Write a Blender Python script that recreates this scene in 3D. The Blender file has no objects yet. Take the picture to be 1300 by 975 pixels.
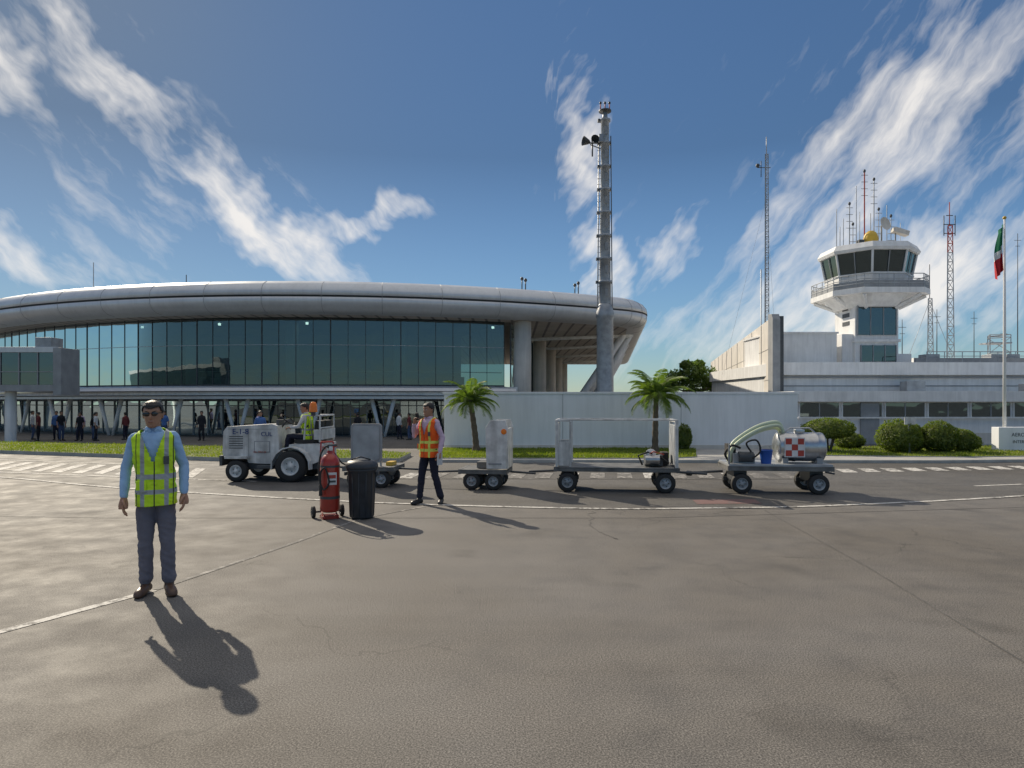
import bpy, bmesh, math, random
from mathutils import Vector, Matrix, noise
random.seed(7)
R=math.radians
scene=bpy.context.scene
# ---------------------------------------------------------------- materials
def nt_new(name):
    m=bpy.data.materials.new(name); m.use_nodes=True
    nt=m.node_tree; b=nt.nodes["Principled BSDF"]
    return m,nt,b
def L(nt,a,b): nt.links.new(a,b)
def nz(nt,vec,scale,detail=4,rough=.55,dist=0):
    n=nt.nodes.new("ShaderNodeTexNoise"); n.inputs["Scale"].default_value=scale
    n.inputs["Detail"].default_value=detail; n.inputs["Roughness"].default_value=rough
    n.inputs["Distortion"].default_value=dist
    L(nt,vec,n.inputs["Vector"]); return n.outputs["Fac"]
def ramp(nt,fac,stops):
    r=nt.nodes.new("ShaderNodeValToRGB"); L(nt,fac,r.inputs["Fac"])
    el=r.color_ramp.elements
    while len(el)<len(stops): el.new(0.5)
    for e,(p,c) in zip(el,stops):
        e.position=p
        if isinstance(c,(int,float)): c=(c,c,c)
        e.color=(c[0],c[1],c[2],1)
    return r.outputs["Color"]
def mixc(nt,fac,a,b,mode='MIX'):
    m=nt.nodes.new("ShaderNodeMix"); m.data_type='RGBA'; m.blend_type=mode
    for i,v in ((0,fac),(6,a),(7,b)):
        s=m.inputs[i]
        if hasattr(v,"links"): L(nt,v,s)
        elif i==0: s.default_value=v
        elif isinstance(v,(int,float)): s.default_value=(v,v,v,1)
        else: s.default_value=(v[0],v[1],v[2],1)
    return m.outputs[2]
def mth(nt,op,a,b=None,c=None,clamp=False):
    n=nt.nodes.new("ShaderNodeMath"); n.operation=op; n.use_clamp=clamp
    for i,v in enumerate((a,b,c)):
        if v is None: continue
        if hasattr(v,"links"): L(nt,v,n.inputs[i])
        else: n.inputs[i].default_value=v
    return n.outputs[0]
def texo(nt): return nt.nodes.new("ShaderNodeTexCoord").outputs["Object"]
def mapv(nt,vec,sc):
    m=nt.nodes.new("ShaderNodeMapping"); m.inputs["Scale"].default_value=sc; L(nt,vec,m.inputs["Vector"]); return m.outputs["Vector"]
def bumpn(nt,b,h,strength,dist=.01):
    n=nt.nodes.new("ShaderNodeBump"); n.inputs["Strength"].default_value=strength; n.inputs["Distance"].default_value=dist
    L(nt,h,n.inputs["Height"]); L(nt,n.outputs["Normal"],b.inputs["Normal"])
def pm(name,col,rough=.6,metal=0,var=.15,scale=3,bump=0,bscale=40,spec=.5,streak=0,coat=0):
    m,nt,b=nt_new(name); tc=texo(nt)
    n=nz(nt,tc,scale,4)
    f=ramp(nt,n,[(.3,1-var),(.7,1+var*.4)])
    c=mixc(nt,1.0,col,f,'MULTIPLY')
    if streak:
        s=nz(nt,mapv(nt,tc,(2.2,2.2,.18)),1.6,4,.65)
        c=mixc(nt,1.0,c,ramp(nt,s,[(.35,1-streak),(.6,1.0)]),'MULTIPLY')
    L(nt,c,b.inputs["Base Color"])
    L(nt,mth(nt,'MULTIPLY_ADD',n,.25,max(rough-.12,.02)),b.inputs["Roughness"])
    b.inputs["Metallic"].default_value=metal
    b.inputs["Specular IOR Level"].default_value=spec
    if coat: b.inputs["Coat Weight"].default_value=coat
    if bump: bumpn(nt,b,nz(nt,tc,bscale,2),bump,.01)
    return m
M={}
def asphalt(name,base,tint,crack=True):
    m,nt,b=nt_new(name); tc=texo(nt)
    big=nz(nt,tc,.2,4,.6,.4); mid=nz(nt,tc,1.9,4,.65); fine=nz(nt,tc,95,2,.85)
    tire=nz(nt,mapv(nt,tc,(.10,1.7,1)),1.0,3,.6)
    c=mixc(nt,ramp(nt,big,[(.35,0.),(.65,1.)]),tuple(base*.84*t for t in (tint[0]*1.03,tint[1]*.98,tint[2]*.9)),tuple(base*1.14*t for t in tint))
    c=mixc(nt,1.0,c,ramp(nt,mid,[(.3,.82),(.5,1.0),(.72,1.13)]),'MULTIPLY')
    c=mixc(nt,1.0,c,ramp(nt,tire,[(.32,.90),(.55,1.02)]),'MULTIPLY')
    c=mixc(nt,1.0,c,ramp(nt,fine,[(.30,.22),(.5,.95),(.70,2.3)]),'MULTIPLY')
    oil=nz(nt,tc,.9,2,.5,.3)
    c=mixc(nt,1.0,c,ramp(nt,oil,[(.62,1.0),(.74,.70)]),'MULTIPLY')
    if crack:
        w=nt.nodes.new("ShaderNodeTexNoise"); w.inputs["Scale"].default_value=1.1; w.inputs["Detail"].default_value=4; L(nt,tc,w.inputs["Vector"])
        va=nt.nodes.new("ShaderNodeVectorMath"); va.operation='MULTIPLY_ADD'
        L(nt,w.outputs["Color"],va.inputs[0]); va.inputs[1].default_value=(1.6,1.6,0); L(nt,tc,va.inputs[2])
        v=nt.nodes.new("ShaderNodeTexVoronoi"); v.feature='DISTANCE_TO_EDGE'; v.voronoi_dimensions='2D'; v.inputs["Scale"].default_value=.34; L(nt,va.outputs[0],v.inputs["Vector"])
        ck=ramp(nt,v.outputs["Distance"],[(.0,.0),(.006,1.0)])
        msk=ramp(nt,big,[(.42,0.),(.52,1.)])
        ckm=mixc(nt,msk,ck,1.0)
        c=mixc(nt,.4,c,mixc(nt,1.0,c,ckm,'MULTIPLY'))
    L(nt,c,b.inputs["Base Color"])
    L(nt,ramp(nt,mid,[(.3,.68),(.7,.88)]),b.inputs["Roughness"])
    b.inputs["Specular IOR Level"].default_value=.38
    bumpn(nt,b,fine,.45,.004)
    return m
M['apron']=asphalt('apron_asphalt',.132,(1.0,.94,.87))
M['road']=asphalt('road_asphalt',.095,(1.0,.96,.91))
def paintmat(name,col,under,thr=.42):
    m,nt,b=nt_new(name); tc=texo(nt)
    n=nz(nt,tc,9,5,.75); n2=nz(nt,tc,1.2,3)
    f=mth(nt,'ADD',mth(nt,'MULTIPLY',n,.7),mth(nt,'MULTIPLY',n2,.3))
    k=ramp(nt,f,[(thr-.03,0.),(thr+.05,1.)])
    fine=ramp(nt,nz(nt,tc,60,2,.7),[(.3,.7),(.7,1.2)])
    c=mixc(nt,k,under,col); c=mixc(nt,1.0,c,fine,'MULTIPLY')
    L(nt,c,b.inputs["Base Color"]); b.inputs["Roughness"].default_value=.8
    return m
M['paint']=paintmat('road_paint',(.56,.54,.50),(.12,.113,.105),.46)
M['paintw']=paintmat('worn_paint',(.36,.34,.31),(.12,.113,.105),.53)
M['patch']=paintmat('red_patch',(.18,.10,.09),(.11,.10,.095),.42)
M['tar']=paintmat('joint_filler',(.085,.08,.074),(.12,.113,.105),.47)
M['white']=pm('white_wall',(.82,.82,.81),.75,var=.09,scale=1.2,bump=.12,bscale=25,streak=.14)
M['whitew']=pm('boundary_wall_white',(.84,.85,.86),.75,var=.06,scale=.8,bump=.12,bscale=25,streak=.10)
M['cream']=pm('cream_wall',(.68,.64,.58),.8,var=.12,scale=1,bump=.1,streak=.15)
M['grey']=pm('grey_paint',(.32,.33,.34),.55,var=.2,scale=2,streak=.1)
M['dgrey']=pm('dark_grey',(.07,.075,.08),.5,var=.25,scale=4)
M['black']=pm('black_rubber',(.028,.027,.026),.75,var=.3,scale=9)
M['concrete']=pm('concrete',(.38,.37,.35),.85,var=.2,scale=1.5,bump=.3,bscale=60)
M['kerb']=pm('kerb_concrete',(.45,.44,.40),.85,var=.25,scale=3,bump=.3,bscale=60)
M['vwhite']=pm('vehicle_white',(.70,.70,.68),.42,var=.30,scale=6,streak=.38,coat=.15)
M['steel']=pm('steel',(.5,.51,.52),.32,metal=.9,var=.25,scale=6)
M['galv']=pm('galvanised',(.38,.40,.42),.5,metal=.35,var=.3,scale=3)
M['cartdeck']=pm('cart_deck',(.17,.17,.165),.6,metal=.3,var=.45,scale=5)
M['roof']=pm('roof_metal',(.66,.67,.68),.38,metal=.2,var=.08,scale=.6,streak=.08)
M['yellow']=pm('yellow_paint',(.65,.42,.05),.5)
M['orange']=pm('orange_beacon',(.9,.22,.02),.25)
M['red']=pm('red_paint',(.42,.035,.02),.35,var=.25,scale=6,streak=.2,coat=.3)
M['redw']=pm('mast_red',(.45,.06,.04),.6)
M['blue']=pm('blue_plastic',(.02,.10,.42),.4)
M['bin']=pm('bin_plastic',(.045,.05,.06),.5,var=.3,scale=7,streak=.3,bump=.15)
M['hose']=pm('pale_hose',(.55,.62,.45),.45)
M['flaggreen']=pm('flag_green',(.0,.16,.07),.8); M['flagred']=pm('flag_red',(.5,.02,.03),.8); M['flagwhite']=pm('flag_white',(.7,.7,.7),.8)
M['soil']=pm('trunk_bark',(.16,.12,.085),.95,var=.4,scale=14,bump=.8,bscale=30)
M['blueink']=pm('blue_lettering',(.03,.06,.2),.6)
def slats(name,a,b_,freq,rough=.6):
    m,nt,b=nt_new(name); tc=texo(nt)
    w=nt.nodes.new("ShaderNodeTexWave"); w.inputs["Scale"].default_value=freq; w.inputs["Distortion"].default_value=0; w.bands_direction='X'
    L(nt,tc,w.inputs["Vector"])
    c=mixc(nt,ramp(nt,w.outputs["Fac"],[(.06,0.),(.14,1.)]),b_,a)
    c=mixc(nt,1.0,c,ramp(nt,nz(nt,tc,.7,3),[(.3,.82),(.7,1.05)]),'MULTIPLY')
    L(nt,c,b.inputs["Base Color"]); b.inputs["Roughness"].default_value=rough
    return m
M['soffit']=slats('soffit_panels',(.60,.53,.46),(.24,.20,.18),.35)
def glassm(name,tint,transp,gl=.9,base=.08,ior=1.9):
    m,nt,b=nt_new(name)
    nt.nodes.remove(b); out=nt.nodes["Material Output"]
    tc=texo(nt)
    t=nt.nodes.new("ShaderNodeBsdfTransparent"); t.inputs[0].default_value=(*tint,1)
    d=nt.nodes.new("ShaderNodeBsdfDiffuse"); d.inputs[0].default_value=(tint[0]*.25,tint[1]*.25,tint[2]*.25,1)
    mx=nt.nodes.new("ShaderNodeMixShader"); mx.inputs[0].default_value=transp
    L(nt,d.outputs[0],mx.inputs[1]); L(nt,t.outputs[0],mx.inputs[2])
    g=nt.nodes.new("ShaderNodeBsdfGlossy"); g.inputs["Color"].default_value=(.70*gl,.86*gl,.90*gl,1); g.inputs["Roughness"].default_value=.02
    bn=nt.nodes.new("ShaderNodeBump"); bn.inputs["Strength"].default_value=.05; bn.inputs["Distance"].default_value=.3
    L(nt,nz(nt,tc,.5,2),bn.inputs["Height"]); L(nt,bn.outputs[0],g.inputs["Normal"])
    fr=nt.nodes.new("ShaderNodeFresnel"); fr.inputs["IOR"].default_value=ior
    m2=nt.nodes.new("ShaderNodeMixShader"); L(nt,mth(nt,'ADD',fr.outputs[0],base,clamp=True),m2.inputs[0])
    L(nt,mx.outputs[0],m2.inputs[1]); L(nt,g.outputs[0],m2.inputs[2])
    L(nt,m2.outputs[0],out.inputs["Surface"])
    return m
M['glass']=glassm('tinted_glass',(.22,.37,.37),.66,.80,.13,1.38)
M['dglass']=glassm('dark_glass',(.08,.12,.14),.35)
M['lens']=pm('sunglass_lens',(.01,.01,.01),.12,spec=.8)
def emis(name,col,s):
    m,nt,b=nt_new(name); b.inputs["Emission Color"].default_value=(*col,1); b.inputs["Emission Strength"].default_value=s; return m
M['lamp']=emis('ceiling_lamp',(1,.95,.85),4)
M['interior']=pm('interior_wall',(.24,.29,.29),.8,var=.3,scale=.5)
M['intfloor']=pm('interior_floor',(.25,.25,.24),.4)
def leafm(name,c1,c2,sc=3.):
    m,nt,b=nt_new(name); tc=texo(nt)
    f=nz(nt,tc,sc,3,.7)
    c=ramp(nt,f,[(.3,c1),(.7,c2)])
    L(nt,c,b.inputs["Base Color"]); b.inputs["Roughness"].default_value=.55
    tr=nt.nodes.new("ShaderNodeBsdfTranslucent"); L(nt,mixc(nt,1.0,c,(1.5,1.7,.6),'MULTIPLY'),tr.inputs[0])
    mx=nt.nodes.new("ShaderNodeMixShader"); mx.inputs[0].default_value=.4
    L(nt,b.outputs[0],mx.inputs[1]); L(nt,tr.outputs[0],mx.inputs[2]); L(nt,mx.outputs[0],nt.nodes["Material Output"].inputs["Surface"])
    return m
M['leaf']=leafm('foliage',(.06,.11,.02),(.15,.22,.045))
M['palm']=leafm('palm_leaf',(.07,.12,.025),(.19,.25,.055))
M['leafb']=leafm('bush_leaf',(.07,.11,.02),(.20,.23,.05),5)
M['grass']=leafm('grass_blades',(.10,.15,.018),(.26,.28,.04),1.5)
M['grassb']=pm('grass_soil',(.14,.16,.035),.95,var=.5,scale=4,bump=.6)
# ---------------------------------------------------------------- mesh builder
class MB:
    def __init__(s): s.v=[];s.f=[];s.m=[];s.s=[];s.mats=[]
    def mi(s,mat):
        if isinstance(mat,str): mat=M[mat]
        if mat not in s.mats: s.mats.append(mat)
        return s.mats.index(mat)
    def add(s,vs,fs,mat,smooth=False):
        k=len(s.v); i=s.mi(mat)
        s.v+= [tuple(v) for v in vs]
        for f in fs: s.f.append(tuple(k+a for a in f)); s.m.append(i); s.s.append(smooth)
    def box(s,c,d,mat,rot=None):
        vs=[Vector((x*d[0]/2,y*d[1]/2,z*d[2]/2)) for x in(-1,1) for y in(-1,1) for z in(-1,1)]
        if rot is not None: vs=[rot@v for v in vs]
        vs=[v+Vector(c) for v in vs]
        s.add(vs,[(0,1,3,2),(4,6,7,5),(0,4,5,1),(2,3,7,6),(0,2,6,4),(1,5,7,3)],mat)
    def bb(s,x0,x1,y0,y1,z0,z1,mat): s.box(((x0+x1)/2,(y0+y1)/2,(z0+z1)/2),(x1-x0,y1-y0,z1-z0),mat)
    def tube(s,pts,r,mat,n=8,sm=True,rb=None):
        pts=[Vector(p) for p in pts]; k=len(pts)
        rs=r if isinstance(r,(list,tuple)) else [r]*k
        rb=rb if rb else rs
        t=(pts[1]-pts[0]).normalized()
        a=t.cross(Vector((0,0,1))); 
        if a.length<.1: a=t.cross(Vector((0,1,0)))
        a.normalize(); vs=[]
        for i in range(k):
            if i==0: t=pts[1]-pts[0]
            elif i==k-1: t=pts[-1]-pts[-2]
            else: t=(pts[i+1]-pts[i]).normalized()+(pts[i]-pts[i-1]).normalized()
            if t.length<1e-6: t=pts[i+1]-pts[i]
            t.normalize(); a=(a-t*a.dot(t)).normalized(); b=t.cross(a)
            for j in range(n):
                th=2*math.pi*j/n
                vs.append(pts[i]+a*math.cos(th)*rs[i]+b*math.sin(th)*rb[i])
        fs=[(i*n+j,i*n+(j+1)%n,(i+1)*n+(j+1)%n,(i+1)*n+j) for i in range(k-1) for j in range(n)]
        s.add(vs,fs,mat,sm)
        s.add([vs[j] for j in range(n)],[tuple(range(n))],mat); s.add([vs[(k-1)*n+j] for j in range(n)],[tuple(range(n))],mat)
    def cyl(s,p0,p1,r0,mat,r1=None,n=16): s.tube([p0,p1],[r0,r0 if r1 is None else r1],mat,n)
    def lathe(s,prof,o,ax,mat,n=28,sm=True):
        o=Vector(o); ax=Vector(ax).normalized(); a=ax.cross(Vector((0,0,1)))
        if a.length<.1: a=ax.cross(Vector((1,0,0)))
        a.normalize(); b=ax.cross(a); vs=[]
        for r,h in prof:
            for j in range(n):
                th=2*math.pi*j/n; vs.append(o+ax*h+(a*math.cos(th)+b*math.sin(th))*max(r,.0005))
        fs=[(i*n+j,i*n+(j+1)%n,(i+1)*n+(j+1)%n,(i+1)*n+j) for i in range(len(prof)-1) for j in range(n)]
        s.add(vs,fs,mat,sm)
    def ell(s,c,r,mat,n=16,rot=None):
        vs=[];k=n//2
        for i in range(1,k):
            ph=math.pi*i/k
            for j in range(n):
                th=2*math.pi*j/n; vs.append(Vector((math.sin(ph)*math.cos(th)*r[0],math.sin(ph)*math.sin(th)*r[1],math.cos(ph)*r[2])))
        vs+= [Vector((0,0,r[2])),Vector((0,0,-r[2]))]
        fs=[(i*n+j,i*n+(j+1)%n,(i+1)*n+(j+1)%n,(i+1)*n+j) for i in range(k-2) for j in range(n)]
        t=len(vs)-2; fs+=[(j,t,(j+1)%n) for j in range(n)]+[((k-2)*n+j,(k-2)*n+(j+1)%n,t+1) for j in range(n)]
        if rot is not None: vs=[rot@v for v in vs]
        s.add([v+Vector(c) for v in vs],fs,mat,True)
    def prism(s,poly,lo,hi,mat,axis='z',top=None):
        n=len(poly)
        def P(p,h): return (p[0],p[1],h) if axis=='z' else ((p[0],h,p[1]) if axis=='y' else (h,p[0],p[1]))
        vs=[P(p,lo) for p in poly]+[P(p,hi) for p in poly]
        s.add(vs,[(i,(i+1)%n,n+(i+1)%n,n+i) for i in range(n)]+[tuple(range(n))[::-1]],mat)
        s.add([P(p,hi) for p in poly],[tuple(range(n))],top or mat)
    def obj(s,name,parent=None,bevel=0,loc=None,yaw=None,weld=True):
        me=bpy.data.meshes.new(name); me.from_pydata(s.v,[],s.f)
        for m in s.mats: me.materials.append(m)
        me.polygons.foreach_set("material_index",s.m); me.polygons.foreach_set("use_smooth",s.s)
        if weld:
            bm=bmesh.new(); bm.from_mesh(me); bmesh.ops.remove_doubles(bm,verts=bm.verts,dist=.00005)
            bmesh.ops.recalc_face_normals(bm,faces=bm.faces); bm.to_mesh(me); bm.free()
        o=bpy.data.objects.new(name,me); scene.collection.objects.link(o)
        if bevel:
            b=o.modifiers.new("bevel","BEVEL"); b.width=bevel; b.segments=2; b.limit_method='ANGLE'; b.angle_limit=R(40)
        if parent: o.parent=parent
        if loc: o.location=loc
        if yaw: o.rotation_euler=(0,0,yaw)
        return o
def empty(name,loc=(0,0,0),yaw=0,scale=1):
    e=bpy.data.objects.new(name,None); scene.collection.objects.link(e); e.location=loc; e.rotation_euler=(0,0,yaw); e.scale=(scale,)*3; e.empty_display_size=.2
    return e
def text(name,body,loc,size,mat,parent=None,rot=(R(90),0,0)):
    c=bpy.data.curves.new(name,'FONT'); c.body=body; c.size=size; c.extrude=.002; c.align_x='CENTER'
    o=bpy.data.objects.new(name,c); scene.collection.objects.link(o); c.materials.append(M[mat]); o.location=loc; o.rotation_euler=rot
    if parent: o.parent=parent
    return o
def wheel(mb,c,r,w,rim='vwhite',ax=(0,1,0)):
    T=[(r*.55,-w*.48),(r*.8,-w*.5),(r*.94,-w*.43),(r,-w*.28),(r,w*.28),(r*.94,w*.43),(r*.8,w*.5),(r*.55,w*.48)]
    mb.lathe(T,c,ax,'black')
    for sg in(-1,1):
        mb.lathe([(.001,sg*w*.46),(r*.16,sg*w*.46),(r*.18,sg*w*.3),(r*.42,sg*w*.22),(r*.5,sg*w*.45),(r*.57,sg*w*.49),(r*.58,sg*w*.3)],c,ax,rim)
        for k in range(5):
            a=Vector(ax); u=Vector((1,0,0)) if ax[1] else Vector((0,1,0)); v=Vector((0,0,1)); th=k*2*math.pi/5
            p=Vector(c)+a*sg*w*.27+(u*math.cos(th)+v*math.sin(th))*r*.3
            mb.cyl(p-a*.01,p+a*sg*.02,.012,'dgrey',n=6)
# ---------------------------------------------------------------- ground
def gz(y):
    t=min(max((y-24)/7,0),1); return -.6*t*t*(3-2*t)
g=MB(); rows=[-1500,-300,-50,0,5,10,15,20,24]+[24+.5*i for i in range(1,15)]+[33,40,60,120,400,3000]
cols=[-2500,-200,-40,-20,0,20,40,200,2500]
vs=[(x,y,gz(y)) for y in rows for x in cols]; nc=len(cols)
g.add(vs,[(i*nc+j,i*nc+j+1,(i+1)*nc+j+1,(i+1)*nc+j) for i in range(len(rows)-1) for j in range(nc-1)],'apron')
g.obj('apron_ground')
line=[(-40,28),(-26,21.5),(-18,17.8),(-11.8,15.3),(-8.2,13.5),(-5,12.25),(-2,11.3),(1.26,10.75),(3.2,10.8),(5.34,11.07),(9.3,12.2),(14,14.2),(24,19),(30,22)]
def cr(pts,n=6):
    out=[]
    for i in range(len(pts)-1):
        p0=Vector(pts[max(i-1,0)]);p1=Vector(pts[i]);p2=Vector(pts[i+1]);p3=Vector(pts[min(i+2,len(pts)-1)])
        for k in range(n):
            t=k/n; out.append(.5*((2*p1)+(p2-p0)*t+(2*p0-5*p1+4*p2-p3)*t*t+(3*p1-p0-3*p2+p3)*t**3))
    out.append(Vector(pts[-1])); return out
def strip(mb,pts,w,z,mat):
    pts=[Vector(p) for p in pts]; vs=[]
    for i,p in enumerate(pts):
        d=(pts[min(i+1,len(pts)-1)]-pts[max(i-1,0)]).normalized(); n=Vector((-d.y,d.x))
        for s in(-1,1): q=p+n*w/2*s; vs.append((q.x,q.y,z+gz(q.y)))
    mb.add(vs,[(2*i,2*i+2,2*i+3,2*i+1) for i in range(len(pts)-1)],mat)
lc=cr(line)
rd=MB(); vs=[]
for p in lc:
    back=18.9 if p.x>-2 else 18.9+(-2-p.x)*.26
    back=max(back,p.y+.5)
    for t in (0,.25,.5,.75,1): y=p.y+(back-p.y)*t; vs.append((p.x,y,.004+gz(y)))
rd.add(vs,[(5*i+k,5*i+5+k,5*i+6+k,5*i+1+k) for i in range(len(lc)-1) for k in range(4)],'road')
rd.obj('service_road')
mk=MB()
strip(mk,lc,.11,.009,'paint')
strip(mk,cr([(-5.6,1.5),(-3.82,5.0),(-3.26,6.1)]),.09,.004,'paint')
strip(mk,cr([(-3.26,6.12),(-2.7,8.0),(-2.2,9.8),(-1.4,11.0)]),.06,.004,'paintw')
strip(mk,[(-14,12.2),(-9.2,11.6)],.09,.004,'paint')
strip(mk,[(-30,24.2),(-17,20.3),(-9,17.9)],.10,.010,'paint')
strip(mk,[(-30,21.9),(-17,17.6),(-9,15.3),(-5.5,14.4)],.10,.010,'paint')
strip(mk,[(9.4,13.6),(10.6,13.9)],.09,.010,'paint')
for i in range(17):
    x=7.4+i*.62; y=16.1+i*.10
    mk.add([(x,y,.010),(x+.36,y,.010),(x+.56,y+.85,.010),(x+.2,y+.85,.010)],[(0,1,2,3)],'paint')
for i in range(15):
    x=-2.6+i*.62
    mk.add([(x,15.0,.010),(x+.34,15.0,.010),(x+.5,16.1,.010),(x+.16,16.1,.010)],[(0,1,2,3)],'paintw' if i%3 else 'paint')
for i in range(26):
    x=-7.5-i*.62; y=15.2+.29*(-x-7.5)
    mk.add([(x,y,.010),(x+.3,y-.08,.010),(x-.35,y+2.0,.010),(x-.65,y+2.08,.010)],[(0,1,2,3)],'paint')
strip(mk,[(-2.8,14.9),(7,14.85)],.07,.013,'paintw')
mk.add([(3.1,11.2,.009),(4.2,11.25,.009),(4.25,11.75,.009),(3.15,11.7,.009)],[(0,1,2,3)],'patch')
mk.obj('road_markings')
tj=MB()
def wig(pts,amp,seed):
    out=[]
    for i,p in enumerate(cr(pts,14)):
        out.append((p.x+amp*noise.noise(Vector((i*.35,seed,0))),p.y+amp*noise.noise(Vector((i*.35,seed,7)))))
    return out
strip(tj,wig([(1.25,10.5),(1.1,9.2),(1.35,8.3)],.12,1),.02,.003,'tar')
strip(tj,[(-14,10.6),(-6,9.9),(2,9.9),(14,11.8)],.02,.003,'tar')
strip(tj,[(3.2,3.0),(3.7,7.0),(4.0,10.6)],.018,.003,'tar')
tj.obj('asphalt_joints')
sw=MB()
sw.prism([(-2.6,18.9),(5,18.8),(12,18.7),(22,19.8),(34,24),(34,24.6),(-2.8,24.2)],-.3,.09,'kerb',top='concrete')
sw.obj('pavement',bevel=.02)
def lawn(poly,n,name):
    mb=MB(); mb.prism(poly,-.4,.115,'kerb',top='grassb')
    xs=[p[0] for p in poly]; ys=[p[1] for p in poly]
    def inside(x,y):
        c=False; k=len(poly)
        for i in range(k):
            x1,y1=poly[i];x2,y2=poly[(i+1)%k]
            if (y1>y)!=(y2>y) and x<(x2-x1)*(y-y1)/(y2-y1)+x1: c=not c
        return c
    vs=[];fs=[];i=0
    while i<n:
        x=random.uniform(min(xs),max(xs)); y=random.uniform(min(ys),max(ys))
        if not inside(x,y): continue
        h=random.uniform(.03,.08)*(1+.6*noise.noise(Vector((x,y,0)))); a=random.uniform(0,6.28); w=.012
        k=len(vs); vs+=[(x-w*math.cos(a),y-w*math.sin(a),.112),(x+w*math.cos(a),y+w*math.sin(a),.112),(x+random.uniform(-.03,.03),y+random.uniform(-.03,.03),.112+h)]
        fs.append((k,k+1,k+2)); i+=1
    mb.add(vs,fs,'grass'); return mb.obj(name,weld=False)
lawn([(-34,27.6),(-17.4,22.3),(-8.4,19.3),(-3.2,19.0),(-3.2,21.2),(-8.4,23.4),(-17.4,26.0),(-34,31)],26000,'grass_lawn')
lawn([(-2.1,19.15),(4.4,19.1),(5.4,19.6),(6.3,23.0),(-2.4,23.0)],18000,'grass_lawn')
lawn([(9.0,20.2),(13.2,19.6),(22,20.9),(28,24.2),(10.4,24.0)],20000,'grass_lawn')
# ---------------------------------------------------------------- boundary wall
w=MB(); w.bb(-2.35,9.9,23.2,23.42,-.3,1.99,'whitew'); w.bb(-2.40,9.95,23.17,23.45,1.99,2.06,'whitew')
w.bb(-2.35,9.9,23.185,23.2,.0,.22,'cream')
for x in (1.75,5.85): w.bb(x,x+.015,23.19,23.2,.23,1.98,'grey')
w.obj('boundary_wall',bevel=.008)
# ---------------------------------------------------------------- terminal
term=empty('airport_terminal')
F=lambda x:42+.0128*(x+14.8)**2
path=[Vector((x,F(x))) for x in [-62+1.25*i for i in range(57)] if x<8.2]
pe=path[-1]; d1=Vector((1,.0256*(pe.x+14.8))).normalized(); d2=Vector((7.3,50)).normalized()
pc=pe+d1*2.6; pb=pc+d2*2.6
fil=[(1-t)**2*pe+2*t*(1-t)*pc+t*t*pb for t in [i/10 for i in range(1,11)]]
full=path+fil+[pb+d2*k for k in (3,8,14,20,28,38,50)]
def offs(pts,d):
    out=[]
    for i,p in enumerate(pts):
        t=(pts[min(i+1,len(pts)-1)]-pts[max(i-1,0)]).normalized(); out.append(p+Vector((-t.y,t.x))*d)
    return out
def loftp(mb,pts,prof,mat,closed=False,sm=False):
    cols=[offs(pts,o) for o,z in prof]; n=len(prof)
    vs=[(cols[j][i].x,cols[j][i].y,prof[j][1]) for i in range(len(pts)) for j in range(n)]
    fs=[(i*n+j,(i+1)*n+j,(i+1)*n+(j+1)%n,i*n+(j+1)%n) for i in range(len(pts)-1) for j in range(n if closed else n-1)]
    mb.add(vs,fs,mat,sm)
    if closed:
        mb.add(vs[:n],[tuple(range(n))],mat); mb.add(vs[-n:],[tuple(range(n))],mat)
rf=MB()
loftp(rf,full,[(2.4,9.62),(1.6,9.58),(.9,9.45),(.35,9.18),(.06,8.8),(0,8.45)],'roof',sm=True)
loftp(rf,full,[(0.0,8.45),(.10,8.42),(.12,8.36),(.02,8.33)],'dgrey')
loftp(rf,full,[(.02,8.33),(.05,8.0),(.25,7.7),(.6,7.5),(1.1,7.42),(1.6,7.4)],'roof',sm=True)
top=offs(full,2.4); bot=offs(full,1.6)
rf.add([(p.x,p.y,9.62) for p in top]+[(-62,100,9.9)],[tuple(range(len(top)+1))],'roof')
rf.add([(p.x,p.y,7.4) for p in bot]+[(-62,100,7.4)],[tuple(range(len(bot)+1))],'soffit')
for i in range(1,len(full)-1,3):
    p=full[i]; t=(full[i+1]-full[i-1]).normalized(); nn=Vector((-t.y,t.x))
    for (o1,z1),(o2,z2) in zip([(.9,9.455),(.35,9.19),(.06,8.81),(0,8.46),(.05,8.0),(.25,7.7),(.6,7.5)],[(.35,9.19),(.06,8.81),(0,8.46),(.05,8.0),(.25,7.7),(.6,7.5),(1.1,7.42)]):
        a=p+nn*(o1-.004);b=p+nn*(o2-.004); rf.tube([(a.x,a.y,z1),(b.x,b.y,z2)],.012,'grey',4)
rf.obj('roof',term)
gpath=[p for p in path if p.x<1.4]
gl=MB(); go=offs(gpath,3.0)
gend=[p for p in go if p.x<=-.1]; 
vs=[(p.x,p.y,z) for p in gend for z in(2.8,7.42)]
gl.add(vs,[(2*i,2*i+2,2*i+3,2*i+1) for i in range(len(gend)-1)],'glass')
gl.obj('upper_glazing',term)
fr=MB()
for i,p in enumerate(gend):
    fr.box((p.x,p.y-.02,5.1),(.028 if i%4 else .07,.04,4.6),'dgrey')
for a,b in zip(gend[:-1],gend[1:]):
    for z,h,mt in((2.84,.1,'dgrey'),(7.3,.08,'dgrey'),(5.55,.03,'white')):
        fr.tube([(a.x,a.y-.04,z),(b.x,b.y-.04,z)],h/2,mt,4,False)
lp=[p for p in path if p.x<.8]
loftp(fr,lp,[(.6,2.42),(.75,2.62),(3.2,2.82),(3.2,2.5),(.8,2.38)],'roof',True)
loftp(fr,lp,[(.9,2.14),(.95,2.36),(3.2,2.36),(3.2,2.1)],'white',True)
loftp(fr,lp,[(1.1,1.9),(1.1,2.08),(3.6,2.08),(3.6,1.9)],'roof',True)
gg=[p for p in offs(lp,4.2)]
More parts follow.
